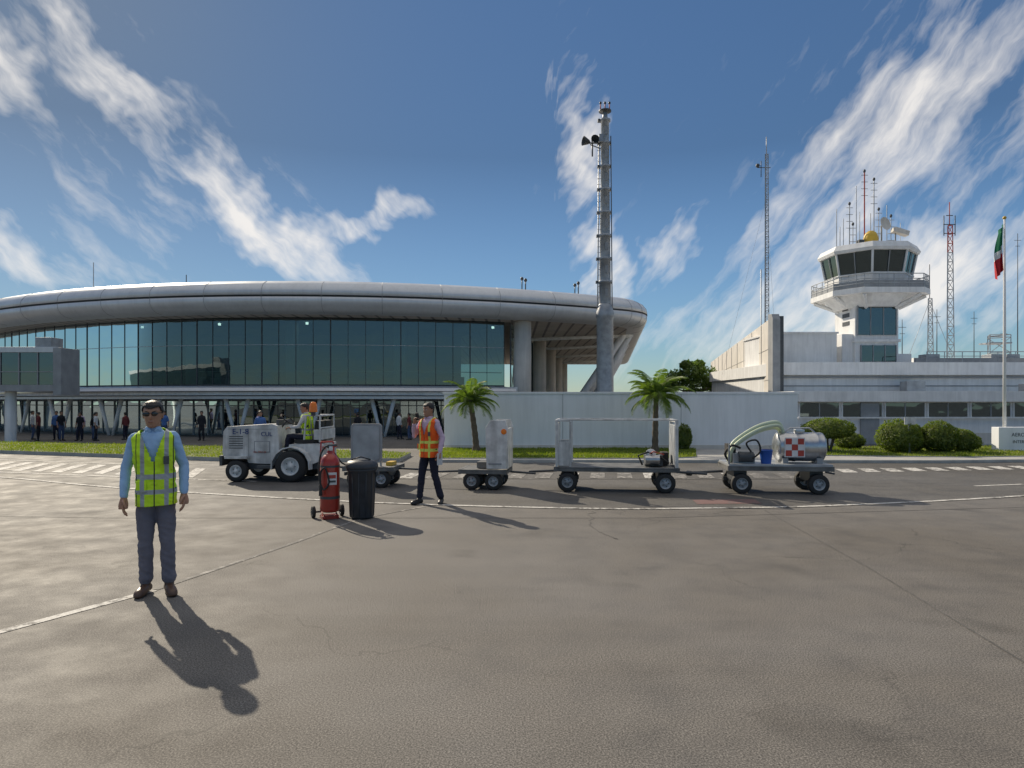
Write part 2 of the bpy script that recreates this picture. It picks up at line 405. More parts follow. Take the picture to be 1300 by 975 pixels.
loftp(fr,lp,[(3.6,1.9),(4.2,1.75)],'grey')
vs=[(p.x,p.y,z) for p in gg for z in(-.6,1.8)]
fr.add(vs,[(2*i,2*i+2,2*i+3,2*i+1) for i in range(len(gg)-1)],'dglass')
for p in gg:
    fr.box((p.x,p.y-.04,.6),(.06,.08,2.4),'grey')
    fr.box((p.x+.6,p.y-.03,.6),(.03,.05,2.4),'dgrey')
for a,b in zip(gg[:-1],gg[1:]):
    fr.tube([(a.x,a.y-.05,1.45),(b.x,b.y-.05,1.45)],.03,'grey',4,False)
vc=offs(lp,1.9)
for i in range(3,len(vc)-1,4):
    p=vc[i]
    for s in(-1,1): fr.cyl((p.x+s*.12,p.y,-.62),(p.x+s*.75,p.y,1.92),.09,'white',.15,12)
fr.obj('facade_frame',term)
it=MB()
ip=[p for p in path if p.x<.6]
loftp(it,ip,[(3.3,2.75),(16,2.75)],'intfloor'); loftp(it,ip,[(3.3,7.36),(16,7.36)],'interior'); loftp(it,ip,[(14,2.76),(14,7.35)],'interior')
loftp(it,ip,[(5.5,-.55),(16,-.55)],'intfloor'); loftp(it,ip,[(9,-.6),(9,2.7)],'interior')
o5=offs(ip,5.5); o9=offs(ip,9.0); o7=offs(ip,3.5)
for i in range(2,len(o5),7):
    it.cyl((o5[i].x,o5[i].y,2.76),(o5[i].x,o5[i].y,7.35),.45,'white')
for i in range(14,len(o5),6):
    for o in (o5[i],): it.lathe([(.001,7.20),(.10,7.20),(.10,7.35)],(o.x,o.y,0),(0,0,1),'lamp',8)
for a,b in zip(o7[:-1],o7[1:]):
    it.tube([(a.x,a.y,3.8),(b.x,b.y,3.8)],.03,'white',5)  # pale rail added behind the glazing, stands in for reflected streaks
for i in range(0,len(o9)-1,2):
    it.box((o9[i].x,o9[i].y,3.1+.25*random.random()),(random.uniform(.6,2.2),.7,.8),'grey')
for i in range(3,len(o5)-4,9):
    it.box((o9[i].x,o9[i].y+2,3.9),(5,.3,2.3),'dgrey')
it.obj('interior',term)
sd=MB(); A=Vector((-.15,47.9)); D=Vector((9,68)).normalized()
def S(t): return A+D*t
a=S(0);b=S(60)
sd.add([(a.x,a.y,2.4),(b.x,b.y,2.4),(b.x,b.y,7.38),(a.x,a.y,7.38)],[(0,1,2,3)],'dglass')
sd.add([(a.x,a.y,-.6),(b.x,b.y,-.6),(b.x,b.y,2.4),(a.x,a.y,2.4)],[(0,1,2,3)],'white')
for t in range(0,60,4): p=S(t); sd.box((p.x+.05,p.y,4.9),(.1,.12,4.9),'dgrey')
for t,r in((-.4,.62),(13,.6),(26,.6),(39,.6),(52,.6)):
    p=S(t)+Vector((.95,0)); sd.cyl((p.x,p.y,-.6),(p.x,p.y,7.39),r,'cream',n=28)
sd.bb(-.7,.5,47.0,47.25,2.35,2.75,'white')
for k,y in enumerate((56,66,78,90)):
    x0=4.9+(y-56)*.14; 
    sd.tube([(x0-1,y,-.6),(x0+4.6,y+1,7.45)],.32,'white',12); sd.tube([(x0+.8,y+3,-.6),(x0+5.2,y+1.4,7.45)],.28,'white',12)
    sd.tube([(x0-4,y,6.9),(x0+5.4,y+1,7.35)],.16,'white',6)
sd.obj('side_elevation',term)
ra=MB()
for x,y,h in((.7,47,.6),(.95,47,.5),(4.6,49,.5),(4.85,49,.65)):
    ra.cyl((x,y,9.55),(x,y,9.7+h),.04,'dgrey',n=6); ra.ell((x,y,9.75+h),(.12,.12,.14),'dgrey',8)
ra.cyl((-30,48,9.5),(-30,48,11.7),.03,'galv',n=6); ra.cyl((-21.5,44.2,9.5),(-21.5,44.2,10.1),.03,'dgrey',n=6)
ra.obj('roof_fittings',term)
# ---------------------------------------------------------------- jet bridge
jb=MB()
x0,x1,zb,zt,y0,y1=-46,-25.3,2.3,4.75,37,38.4
jb.bb(x0,x1,y0,y1,zb,zb+.35,'grey'); jb.bb(x0,x1,y0,y1,zt-.3,zt,'roof')
jb.bb(x0+.05,x1-.05,y0+.08,y1-.08,zb+.35,zt-.3,'dglass')
x=x0
while x<=x1: jb.bb(x-.03,x+.03,y0+.02,y0+.07,zb+.35,zt-.3,'grey'); x+=1.04
jb.bb(x0,x1,y0+.03,y0+.06,3.35,3.40,'grey')
jb.bb(-25.3,-24.85,36.9,38.5,2.1,4.7,'grey')
jb.bb(-26.5,-25.6,37.2,38.2,4.752,5.3,'galv')
jb.cyl((-28.3,37.8,-.6),(-28.3,37.8,2.3),.28,'white'); jb.cyl((-38,37.8,-.6),(-38,37.8,2.3),.28,'white')
jb.obj('jet_bridge',bevel=.01)
# ---------------------------------------------------------------- admin building + control tower
ad=empty('airport_office_building')
m=MB()
m.bb(15.3,46,36,44.5,-.6,1.72,'white')
m.bb(15.0,46.3,35.6,44.5,1.72,2.28,'white')
m.bb(15.28,46,35.985,36,-.58,.05,'cream')
x=15.45
while x<45:
    m.bb(x,x+2.1,35.94,35.99,.92,1.66,'dglass'); m.bb(x-.06,x,35.9,36,.88,1.7,'white'); m.bb(x+1.02,x+1.08,35.92,35.96,.92,1.66,'grey'); x+=2.3
m.bb(18.7,19.7,35.9,35.98,-.58,1.68,'grey')
m.bb(15.3,46,35.8,35.9,.82,.9,'white')
m.bb(17.9,46,45,60,-.6,3.5,'white'); m.bb(17.7,46.4,44.6,60,3.5,4.35,'white'); m.bb(17.9,46,44.95,45,2.75,2.82,'grey'); m.bb(17.8,46,44.8,45,3.3,3.42,'grey')
m.bb(18.4,22.8,47,53,4.35,6.5,'white'); m.bb(18.3,22.9,46.9,53.1,6.5,6.62,'white')
m.bb(30,38,50,56,4.35,5.0,'white'); m.bb(27.9,45,46.3,46.5,4.35,4.75,'grey')
for x in (29,33.5,34.6,40): m.bb(x,x+.9,46.8,47.8,4.35,5.05,'galv')
m.bb(25.6,26.8,43.4,44.2,2.28,3.05,'galv'); m.bb(31,31.8,40,41,2.28,2.8,'grey')
for i in range(8): m.cyl((28+i*1.2,45.2,4.35),(28+i*1.2,45.2,5.1),.03,'galv',n=5)
m.cyl((28,45.2,5.1),(36.4,45.2,5.1),.03,'galv',n=5); m.cyl((28,45.2,4.8),(36.4,45.2,4.8),.025,'galv',n=5)
P0=Vector((17.3,44.8)); P1=Vector((28.2,95)); dd=(P1-P0).normalized(); nn=Vector((dd.y,-dd.x))
q=[P0,P1,P1+nn*.5,P0+nn*.5]
m.prism([(v.x,v.y) for v in q],-.6,7.3,'cream')
for t in range(4,50,5):
    p=P0+dd*t-nn*.012; m.box((p.x,p.y,3.4),(.05,.05,7.7),'grey')
for z in (3.2,5.3):
    p=P0-nn*.012; r_=P1-nn*.012; m.tube([(p.x,p.y,z),(r_.x,r_.y,z)],.02,'grey',4)
m.prism([(44.3,1.9),(44.3,7.2),(44.5,7.55),(45.1,7.6),(45.1,1.9)],17.25,17.75,'grey',axis='x')
m.bb(17.76,18.0,44.35,44.9,2.3,7.4,'dgrey')
m.obj('main_block',ad,bevel=.015)
tw=empty('control_tower')
t=MB()
t.bb(24.6,27.7,48,51,2,9.0,'white')
t.bb(24.75,27.45,47.9,47.99,6.5,8.75,'dglass'); 
for x in(24.7,25.62,26.54,27.46): t.bb(x,x+.06,47.86,48,6.48,8.78,'grey')
t.bb(25.0,27.45,47.9,47.99,4.6,5.75,'dglass'); 
for x in(24.95,25.8,26.65,27.45): t.bb(x,x+.06,47.86,48,4.58,5.78,'grey')
t.bb(24.5,27.8,47.85,51.1,6.0,6.2,'white')
t.bb(23.8,24.6,48.3,50.5,2,6.6,'white'); t.bb(27.7,29,48.6,50.6,2,5.2,'white')
for z in (7.3,7.9,8.4): t.bb(24.56,24.6,48.8,49.8,z,z+.3,'dgrey')
cx,cy=26.25,49.4
def octa(r,n=8,ph=.3927): return [(cx+r*math.cos(ph+i*2*math.pi/n),cy+r*math.sin(ph+i*2*math.pi/n)) for i in range(n)]
def frust(mb,r0,z0,r1,z1,mat,n=8):
    a=octa(r0,n);b=octa(r1,n); vs=[(*p,z0) for p in a]+[(*p,z1) for p in b]
    mb.add(vs,[(i,(i+1)%n,n+(i+1)%n,n+i) for i in range(n)]+[tuple(range(n)),tuple(range(n,2*n))],mat)
deck=[(23.0,51.6),(23.0,48.0),(24.3,46.2),(28.5,46.2),(29.5,47.2),(29.5,51.6),(28.6,52.6),(24.0,52.6)]
frust(t,2.2,8.5,3.1,9.28,'white'); t.prism(deck,9.28,9.66,'white')
for (px_,py_) in deck:
    t.tube([(cx+(px_-cx)*.5,cy+(py_-cy)*.5,8.45),(cx+(px_-cx)*.93,cy+(py_-cy)*.93,9.22)],.14,'white',4,False)
frust(t,2.9,9.66,2.9,10.75,'white'); frust(t,2.78,10.75,3.10,12.35,'dglass'); frust(t,2.5,10.76,2.7,12.3,'dgrey')
frust(t,3.3,12.3,3.4,12.5,'white'); frust(t,3.4,12.5,3.15,12.9,'white'); frust(t,2.97,10.68,2.97,10.8,'white')
a=octa(2.84);b=octa(3.16)
for i in range(8):
    t.tube([(*a[i],10.75),(*b[i],12.35)],.08,'white',6)
    am=[(a[i][k]+a[(i+1)%8][k])/2 for k in(0,1)]; bm_=[(b[i][k]+b[(i+1)%8][k])/2 for k in(0,1)]
    t.tube([(*am,10.75),(*bm_,12.35)],.04,'grey',6)
dk=[(cx+(p[0]-cx)*.98,cy+(p[1]-cy)*.98) for p in deck]
for i in range(8):
    p,q2=dk[i],dk[(i+1)%8]
    for z in(9.95,10.25,10.6): t.tube([(*p,z),(*q2,z)],.035,'galv',5)
    t.add([(*p,9.66),(*q2,9.66),(*q2,10.15),(*p,10.15)],[(0,1,2,3)],'grey')
    for k in range(4):
        s_=k/4; t.cyl((p[0]+(q2[0]-p[0])*s_,p[1]+(q2[1]-p[1])*s_,9.66),(p[0]+(q2[0]-p[0])*s_,p[1]+(q2[1]-p[1])*s_,10.6),.03,'galv',n=5)
t.ell((26.2,48.9,13.6),(.5,.5,.62),'yellow'); t.cyl((26.2,48.9,12.9),(26.2,48.9,13.3),.5,'cream')
t.bb(25.2,25.6,48.6,49,12.9,13.5,'dgrey'); t.bb(27.3,28,49,49.6,12.9,13.3,'grey')
t.lathe([(.001,.0),(.3,.03),(.48,.14),(.5,.16)],(27.2,49,14.7),(.4,-1,.2),'cream',20); t.cyl((27.2,49.3,12.9),(27.2,49.3,14.7),.06,'grey')
t.box((28.3,48.8,14.1),(1.1,.5,.35),'cream',Matrix.Rotation(.3,3,'Y')); t.cyl((28,48.9,12.9),(28,48.9,14.0),.05,'grey')
for (x,z,r,k) in ((23.9,15.9,.03,0),(24.4,15.2,.03,0),(24.85,16.3,.04,1),(25.35,17.6,.03,0),(25.95,18.7,.05,2),(26.65,18.1,.04,1),(27.6,16.2,.03,0),(24.15,14.6,.03,0),(26.4,15.6,.03,0),(27.9,15.4,.03,1),(28.6,14.9,.02,0),(25.1,14.8,.03,1),(25.6,15.7,.025,0),(27.0,15.9,.03,1)):
    t.cyl((x,49.3,12.6),(x,49.3,z),r,'redw' if k==2 else 'galv',n=6)
    if k:
        for h in (.3,.8,1.3,1.8): t.cyl((x-.25,49.3,z-h),(x+.25,49.3,z-h),.025,'galv',n=5)
        t.ell((x,49.3,z),(.1,.1,.14),'dgrey',8)
t.obj('tower_structure',tw,bevel=.01)
# ---------------------------------------------------------------- masts
def lattice(mb,x,y,z0,z1,w,w1=None,r=.035,step=None,mats=('galv',)):
    w1=w1 or w; step=step or w*1.1; z=z0
    C=[(-1,-.58),(1,-.58),(0,1.15)]
    def c(i,z): ww=(w+(w1-w)*(z-z0)/(z1-z0))/2; return (x+C[i][0]*ww,y+C[i][1]*ww,z)
    while z<z1-.01:
        zz=min(z+step,z1); mt=mats[int((z-z0)/max(z1-z0,.1)*len(mats)*1.0)%len(mats)]
        for i in range(3):
            mb.tube([c(i,z),c(i,zz)],r,mt,4,False); mb.tube([c(i,z),c((i+1)%3,zz)],r*.6,mt,4,False); mb.tube([c(i,zz),c((i+1)%3,zz)],r*.6,mt,4,False)
        z=zz
a=MB(); lattice(a,19.0,50,-.6,20.2,.36,.22,.03); a.cyl((19,50,20.2),(19,50,21.5),.03,'galv',n=5)
a.cyl((18.3,50,19.2),(19.3,50,19.2),.03,'dgrey',n=5); a.ell((18.35,50,19.35),(.16,.16,.16),'dgrey',8); a.cyl((18.6,50,18.5),(18.6,50,19.7),.03,'dgrey',n=5)
a.cyl((18.6,50,-.6),(18.6,50,11.6),.04,'galv',n=6)
for q in((20.6,52),(17.6,56)): a.tube([(19,50,17),(q[0],q[1],4)],.008,'galv',4)
a.obj('guyed_antenna_mast')
a=MB(); lattice(a,39.2,60,-.6,17.5,.75,.4,.045,mats=('galv','galv','galv','galv','galv','galv','redw'))
a.cyl((39.2,60,17.5),(39.2,60,19.6),.04,'redw',n=5)
for z,wd in((17.6,1.1),(16.8,.9),(18.4,.6)): a.cyl((39.2-wd/2,60,z),(39.2+wd/2,60,z),.04,'dgrey',n=5)
for sx in(-.5,.5): a.cyl((39.2+sx,60,16.6),(39.2+sx,60,18.4),.04,'dgrey',n=5)
a.obj('lattice_antenna_mast')
a=MB(); lattice(a,34.3,55,4.3,10.2,.5,.3,.04); a.cyl((34.3,55,10.2),(34.3,55,13),.03,'dgrey',n=5)
for q in (32.2,36.6): a.tube([(34.3,55,10),(q,55,4.4)],.02,'galv',4)
a.obj('lattice_antenna_mast')
for (x,y,z) in((34.9,55,9.3),(41.4,60,9.8),(43.8,58,16.3),(42.6,58,8.2),(30.3,52,8.1)):
    a=MB(); a.cyl((x,y,3.5),(x,y,z),.05,'dgrey',.025,n=6); a.cyl((x-.3,y,z-.6),(x+.3,y,z-.6),.02,'dgrey',n=5); a.cyl((x-.2,y,z-1.1),(x+.2,y,z-1.1),.02,'dgrey',n=5)
    a.obj('whip_antenna')
a=MB(); lattice(a,37.6,52,4.3,6.9,1.6,1.6,.04,1.2); a.bb(36.8,38.4,51.4,52.8,6.2,6.3,'galv'); a.obj('roof_platform')
a=MB(); X,Y=6.25,45
a.lathe([(.62,-.6),(.62,2.2),(.58,2.3),(.56,7.3),(.62,7.4),(.62,7.6),(.5,8.1),(.38,8.3)],(X,Y,0),(0,0,1),'galv',20)
z=8.3; r=.40; i=0
while z<20:
    h=1.55; a.lathe([(r,z),(r,z+h-.18),(r+.10,z+h-.16),(r+.10,z+h-.02),(r*.95,z+h)],(X,Y,0),(0,0,1),'galv',16)
    a.box((X-r-.12,Y,z+h-.1),(.2,.3,.16),'dgrey'); a.box((X+.05,Y-r-.02,z+.7),(.2,.06,.5),'grey'); z+=h; r*=.945; i+=1
a.cyl((X-.55,Y-.1,2.2),(X-.42,Y-.1,19.5),.045,'galv',n=6); a.cyl((X+.5,Y-.2,2.2),(X+.36,Y-.2,19.5),.035,'dgrey',n=6)
for k in range(44): a.cyl((X-.54,Y-.15,2.6+k*.38),(X-.3,Y-.15,2.6+k*.38),.018,'galv',n=4)
a.cyl((X,Y,z-.2),(X,Y,z+.5),.2,'galv',.15); a.lathe([(.001,z+.5),(.42,z+.5),(.42,z+.58),(.001,z+.58)],(X,Y,0),(0,0,1),'dgrey')
for s_ in(-.3,0,.3): a.cyl((X+s_,Y,z+.58),(X+s_,Y,z+1.1),.035,'redw',n=6); a.ell((X+s_,Y,z+1.1),(.09,.09,.1),'dgrey',8)
a.cyl((X,Y,19.1),(X-1.15,Y,19.1),.06,'galv',n=6); a.cyl((X,Y,18.6),(X-1.0,Y,19.0),.04,'galv',n=6)
a.lathe([(.05,0),(.15,.1),(.32,.5)],(X-1.0,Y,19.15),(-1,-.3,.1),'dgrey',12); a.lathe([(.05,0),(.15,.1),(.3,.5)],(X-.8,Y,19.15),(.2,-1,.1),'dgrey',12)
a.cyl((X-.85,Y,18.2),(X-.85,Y,19.1),.05,'dgrey',n=6); a.box((X-.3,Y-.3,19.3),(.3,.3,.5),'galv')
a.obj('telescopic_mast')
# ---------------------------------------------------------------- flag
a=MB(); a.tube([(16.55,22.5,.0),(16.55,22.5,4),(16.55,22.5,7.85)],[.055,.045,.03],'white',12); a.ell((16.55,22.5,7.9),(.06,.06,.06),'yellow',10)
def flagseg(t0,t1,mat,folds=9):
    vs=[];fs=[]; nu=18; nv=10
    for j in range(nv+1):
        v=t0+(t1-t0)*j/nv
        for i in range(nu+1):
            u=i/nu; z=7.7-v*1.55
            wid=.30*(1-.25*abs(v-.5))
            x=16.50-u*wid*(.6+.8*v*.5)+.03*math.sin(u*folds+v*5); y=22.5+.07*math.sin(u*13+v*4)
            vs.append((x,y,z-.35*u))
    fs=[(j*(nu+1)+i,j*(nu+1)+i+1,(j+1)*(nu+1)+i+1,(j+1)*(nu+1)+i) for j in range(nv) for i in range(nu)]
    a.add(vs,fs,mat,True)
flagseg(0,.42,'flaggreen'); flagseg(.42,.6,'flagwhite'); flagseg(.6,1,'flagred')
a.tube([(16.49,22.46,.6),(16.49,22.46,7.8)],.006,'white',4)
a.obj('flagpole_with_flag')
a=MB(); a.bb(16.0,22,22.0,22.35,-.1,.88,'whitew'); a.bb(15.95,22.05,21.95,22.4,-.1,.12,'cream'); s_=a.obj('monument_sign',bevel=.01)
text('lettering','AEROPUERTO',(16.95,21.995,.58),.17,'dgrey',s_); text('lettering_2','INTERNACIONAL',(17.0,21.995,.36),.14,'dgrey',s_)
a=MB(); a.cyl((12.4,20.9,.1),(12.4,20.9,1.0),.03,'grey',n=8); a.box((12.4,20.87,1.12),(.34,.03,.22),'vwhite'); a.obj('small_sign')
# ---------------------------------------------------------------- vegetation
def leafmass(mb,c,rad,n,size,mat,flat=.0,seed=0,fill=.55,amp=1.):
    rnd=random.Random(seed); vs=[];fs=[]
    for i in range(n):
        d=Vector((rnd.gauss(0,1),rnd.gauss(0,1),rnd.gauss(0,1))).normalized()
        rr=(fill+(1-fill)*rnd.random()**.5)*(1+amp*(.30*noise.noise(d*2.2+Vector((seed,0,0)))+.14*noise.noise(d*6+Vector((seed,3,0)))))
        p=Vector((d.x*rad[0],d.y*rad[1],d.z*rad[2]))*rr
        if flat and p.z<-rad[2]*flat: p.z=-rad[2]*flat*rnd.uniform(.9,1.05)
        p+=Vector(c); u=Vector((rnd.gauss(0,1),rnd.gauss(0,1),rnd.gauss(0,1))).normalized(); v=u.cross(d+Vector((rnd.random(),rnd.random(),rnd.random()))*.6).normalized()
        s=size*rnd.uniform(.6,1.4); k=len(vs); vs+=[p-u*s,p+v*s*.45,p+u*s,p-v*s*.45]; fs.append((k,k+1,k+2,k+3))
    mb.add(vs,fs,mat)
def bush(x,y,w,h,z0=.1,stem=0,seed=1,n=5200):
    b=MB(); w*=1.08
    if stem:
        for i in range(5):
            an=i*1.26; b.tube([(x+.05*math.cos(an),y+.05*math.sin(an),z0-.05),(x+.22*math.cos(an),y+.2*math.sin(an),z0+stem+.1)],[.035,.025],'soil',6)
    cz=z0+stem+(h-stem)/2; rz=(h-stem)/2
    b.ell((x,y,cz),(w/2*.78,w/2*.78,rz*.78),'leafb',14)
    leafmass(b,(x,y,cz),(w/2,w/2,rz*1.06),n,.035,'leafb',.85,seed,.80,.5)
    b.obj('topiary_shrub',weld=False)
bush(10.2,21.6,1.45,1.08,.1,.42,1); bush(12.3,21.3,1.2,1.02,.1,0,2); bush(13.05,21.8,.75,.85,.1,0,5,3000); bush(13.7,21.5,1.05,.98,.1,0,3); bush(14.55,21.6,.76,.72,.1,0,4,3000)
bush(11.6,23.0,.9,.55,.1,0,8,3000); bush(5.75,22.4,.5,.85,.1,0,9,2000); bush(15.5,22.8,.8,.5,.1,0,11,2500)
def palm(x,y,h,cr_,seed,lean=.05):
    rnd=random.Random(seed); p=MB()
    tp=[(x+lean*h*(t**1.5),y,.08+h*t) for t in[i/14 for i in range(15)]]
    p.tube(tp,[.10-.03*(i/14)+(.014 if i%2 else 0)+(.03 if i<2 else 0) for i in range(15)],'soil',12)
    top_=Vector(tp[-1]); p.ell(top_+Vector((0,0,.02)),(.12,.12,.2),'soil',10)
    vs=[];fs=[]; nf=30
    for i in range(nf):
        az=i*2.399+rnd.uniform(-.2,.2); el=R(82-100*(i/nf))+rnd.uniform(-.2,.2); Ln=cr_*rnd.uniform(.8,1.25)
        dirh=Vector((math.cos(az),math.sin(az),0)); q=top_.copy(); pts=[q.copy()]; e=el; ns=14
        for k in range(ns):
            q=q+(dirh*math.cos(e)+Vector((0,0,1))*math.sin(e))*Ln/ns; pts.append(q.copy()); e-=R(2+6.5*k/ns*1.4)+.01
        p.tube(pts,[.012*(1-.8*k/ns) for k in range(ns+1)],'palm',4)
        side=dirh.cross(Vector((0,0,1)))
        for k in range(1,ns*3):
            f=k/(ns*3); j=min(int(f*ns),ns-1); b0=pts[j].lerp(pts[j+1],f*ns-j); tg=(pts[j+1]-pts[j]).normalized()
            ll=.27*cr_*math.sin(math.pi*min(1,f*.82+.16))**.7
            for s in(-1,1):
                d=(side*s*.9+tg*.75+Vector((0,0,-.2+rnd.uniform(-.15,.15)))).normalized(); up=tg*.009
                k0=len(vs); vs+=[b0-up,b0+up,b0+d*ll*.6+up*.7+Vector((0,0,-.01)),b0+d*ll+Vector((0,0,-.05*ll*4))]; fs.append((k0,k0+1,k0+2,k0+3))
    p.add(vs,fs,'palm'); p.obj('palm_tree',weld=False)
palm(-1.15,21.6,1.66,.98,3,-.12); palm(4.55,21.3,1.82,1.12,9,.02)
tr=MB(); tx,ty=16.6,62
tr.tube([(tx,ty,-.6),(tx+.1,ty,1.5),(tx-.1,ty,3)],[.28,.22,.16],'soil',8)
for i,(dx,dz,rr) in enumerate(((-1.3,3.9,1.1),(0,4.5,1.25),(1.2,4.1,1.2),(2.0,3.3,.9),(-2.0,3.2,.9),(.3,3.3,1.4),(-.6,5.1,.6),(.7,5.2,.55),(3.2,3.4,1.0),(4.4,3.0,1.0),(-2.9,2.8,.9))):
    tr.tube([(tx,ty,2.4),(tx+dx*.6,ty,dz-.3),(tx+dx,ty,dz)],[.1,.06,.03],'soil',5)
    leafmass(tr,(tx+dx,ty+random.uniform(-.6,.6),dz),(rr,rr,rr*.75),1000,.13,'leaf',0,i+20,.35)
tr.obj('leafy_tree',weld=False)
# ---------------------------------------------------------------- people
def limb(mb,pts,rs,n=16):
    pts=[Vector(p) for p in pts]; a=(pts[0]-pts[1]).normalized(); b=(pts[-1]-pts[-2]).normalized()
    P=[pts[0]+a*rs[0]*.97,pts[0]+a*rs[0]*.7]+pts+[pts[-1]+b*rs[-1]*.7,pts[-1]+b*rs[-1]*.97]
    Q=[rs[0]*.2,rs[0]*.72]+list(rs)+[rs[-1]*.72,rs[-1]*.2]
    mb.tube(P,Q,'white',n)
def keyi(keys,z):
    for a,b in zip(keys[:-1],keys[1:]):
        if a[0]<=z<=b[0]:
            t=(z-a[0])/(b[0]-a[0]); t=t*t*(3-2*t)*.5+t*.5; return [x+(y-x)*t for x,y in zip(a[1:],b[1:])]
    return list(keys[-1][1:] if z>keys[-1][0] else keys[0][1:])
def loftz(keys,nz_,ns,p=2.4,extra=0):
    z0,z1=keys[0][0],keys[-1][0]; vs=[]
    for i in range(nz_+1):
        z=z0+(z1-z0)*i/nz_; rx,ry,cy_=keyi(keys,z)
        for j in range(ns):
            th=2*math.pi*j/ns; c,s=math.cos(th),math.sin(th)
            vs.append(Vector((abs(c)**(2/p)*math.copysign(1,c)*(rx+extra),abs(s)**(2/p)*math.copysign(1,s)*(ry+extra)+cy_,z)))
    fs=[(i*ns+j,i*ns+(j+1)%ns,(i+1)*ns+(j+1)%ns,(i+1)*ns+j) for i in range(nz_) for j in range(ns)]
    caps=[tuple(range(ns))[::-1],tuple(range(nz_*ns,(nz_+1)*ns))]
    return vs,fs,caps
def remesh(mb,voxel,smooth,name,mat,parent,wr=0,wsc=(9,9,20),clipz=None):
    me=bpy.data.meshes.new('tmp'); me.from_pydata(mb.v,[],mb.f)
    bm=bmesh.new(); bm.from_mesh(me); bmesh.ops.remove_doubles(bm,verts=bm.verts,dist=.0002); bmesh.ops.recalc_face_normals(bm,faces=bm.faces); bm.to_mesh(me); bm.free()
    o=bpy.data.objects.new('tmp',me); scene.collection.objects.link(o)
    r=o.modifiers.new('r','REMESH'); r.mode='VOXEL'; r.voxel_size=voxel; r.use_smooth_shade=True
    if smooth:
        s=o.modifiers.new('s','SMOOTH'); s.factor=.5; s.iterations=smooth
    bpy.context.view_layer.update()
    nm=bpy.data.meshes.new_from_object(o.evaluated_get(bpy.context.evaluated_depsgraph_get())); bpy.data.objects.remove(o); bpy.data.meshes.remove(me)
    if wr:
        ns=[v.normal.copy() for v in nm.vertices]
        for v,n in zip(nm.vertices,ns):
            c=v.co; q=Vector((c.x*wsc[0],c.y*wsc[1],c.z*wsc[2]+c.x*8))
            f=(1-abs(noise.noise(q))*2.2)*.7+noise.noise(q*.5+Vector((5,5,5)))*.8
            v.co=c+n*wr*(f-.3)
    nm.name=name; nm.materials.clear(); nm.materials.append(M[mat] if isinstance(mat,str) else mat)
    ob=bpy.data.objects.new(name,nm); scene.collection.objects.link(ob); ob.parent=parent
    for p in nm.polygons: p.use_smooth=True
    return ob
def cloth(name,col,var=.12): 
    m=pm(name,col,.85,var=var,scale=12,bump=.35,bscale=180,spec=.2); return m
M['skin']=pm('skin',(.40,.21,.13),.5,var=.12,scale=14,bump=.05)
M['lip']=pm('lips',(.24,.09,.07),.5); M['hair']=pm('hair',(.018,.014,.012),.55,var=.4,scale=60,bump=.6,bscale=120)
M['eyew']=pm('eye_white',(.6,.58,.55),.3); M['shoe']=pm('brown_shoe',(.10,.055,.035),.45); M['bshoe']=pm('black_shoe',(.02,.018,.018),.4)
M['shirtblue']=cloth('light_blue_shirt',(.34,.52,.76)); M['shirtpink']=cloth('pale_shirt',(.62,.46,.58)); M['trgrey']=cloth('slate_grey_trousers',(.17,.165,.20)); M['navy']=cloth('navy_trousers',(.025,.027,.045))
M['blackc']=cloth('black_cloth',(.025,.025,.03)); M['whitec']=cloth('white_shirt',(.6,.6,.6)); M['jean']=cloth('jeans',(.06,.09,.17)); M['redc']=cloth('red_shirt',(.16,.04,.04)); M['uniblue']=cloth('blue_uniform',(.08,.16,.38))
def vestm(name,col,stripe,vert,edge):
    m,nt,b=nt_new(name); tc=texo(nt); s=nt.nodes.new("ShaderNodeSeparateXYZ"); L(nt,tc,s.inputs[0])
    ax=mth(nt,'ABSOLUTE',s.outputs[0]); z=s.outputs[2]
    wob=mth(nt,'MULTIPLY',mth(nt,'SUBTRACT',nz(nt,tc,7,2),.5),.015)
    zz=mth(nt,'ADD',z,wob)
    def band(v,a,b_): return mth(nt,'MULTIPLY',mth(nt,'GREATER_THAN',v,a),mth(nt,'LESS_THAN',v,b_))
    st=mth(nt,'MAXIMUM',band(ax,.078,.112),mth(nt,'MAXIMUM',band(zz,1.035,1.08),band(zz,.905,.945) if vert else band(zz,.90,.95)))
    zip_=mth(nt,'MAXIMUM',band(ax,-1,.005),band(ax,.142,.149) if edge else band(z,.79,.80))
    var=ramp(nt,nz(nt,tc,9,4),[(.3,.78),(.7,1.1)])
    c=mixc(nt,st,col,stripe); c=mixc(nt,zip_,c,(.05,.05,.04)); c=mixc(nt,1.0,c,var,'MULTIPLY')
    L(nt,c,b.inputs["Base Color"]); b.inputs["Roughness"].default_value=.7; b.inputs["Specular IOR Level"].default_value=.3
    bumpn(nt,b,nz(nt,tc,60,2),.3,.004)
    return m
M['vestlime']=vestm('lime_vest',(.58,.85,.03),(.38,.40,.42),True,True)
M['vestorange']=vestm('orange_vest',(.95,.13,.015),(.75,.78,.15),False,False)
HEAD=[(-.118,.012,.014,-.048),(-.112,.030,.030,-.045),(-.098,.045,.052,-.030),(-.07,.056,.074,-.014),(-.04,.065,.086,-.004),(0,.072,.094,.002),(.04,.076,.098,.004),(.075,.070,.090,.006),(.098,.053,.068,.006),(.111,.030,.038,.006),(.116,.006,.008,.006)]
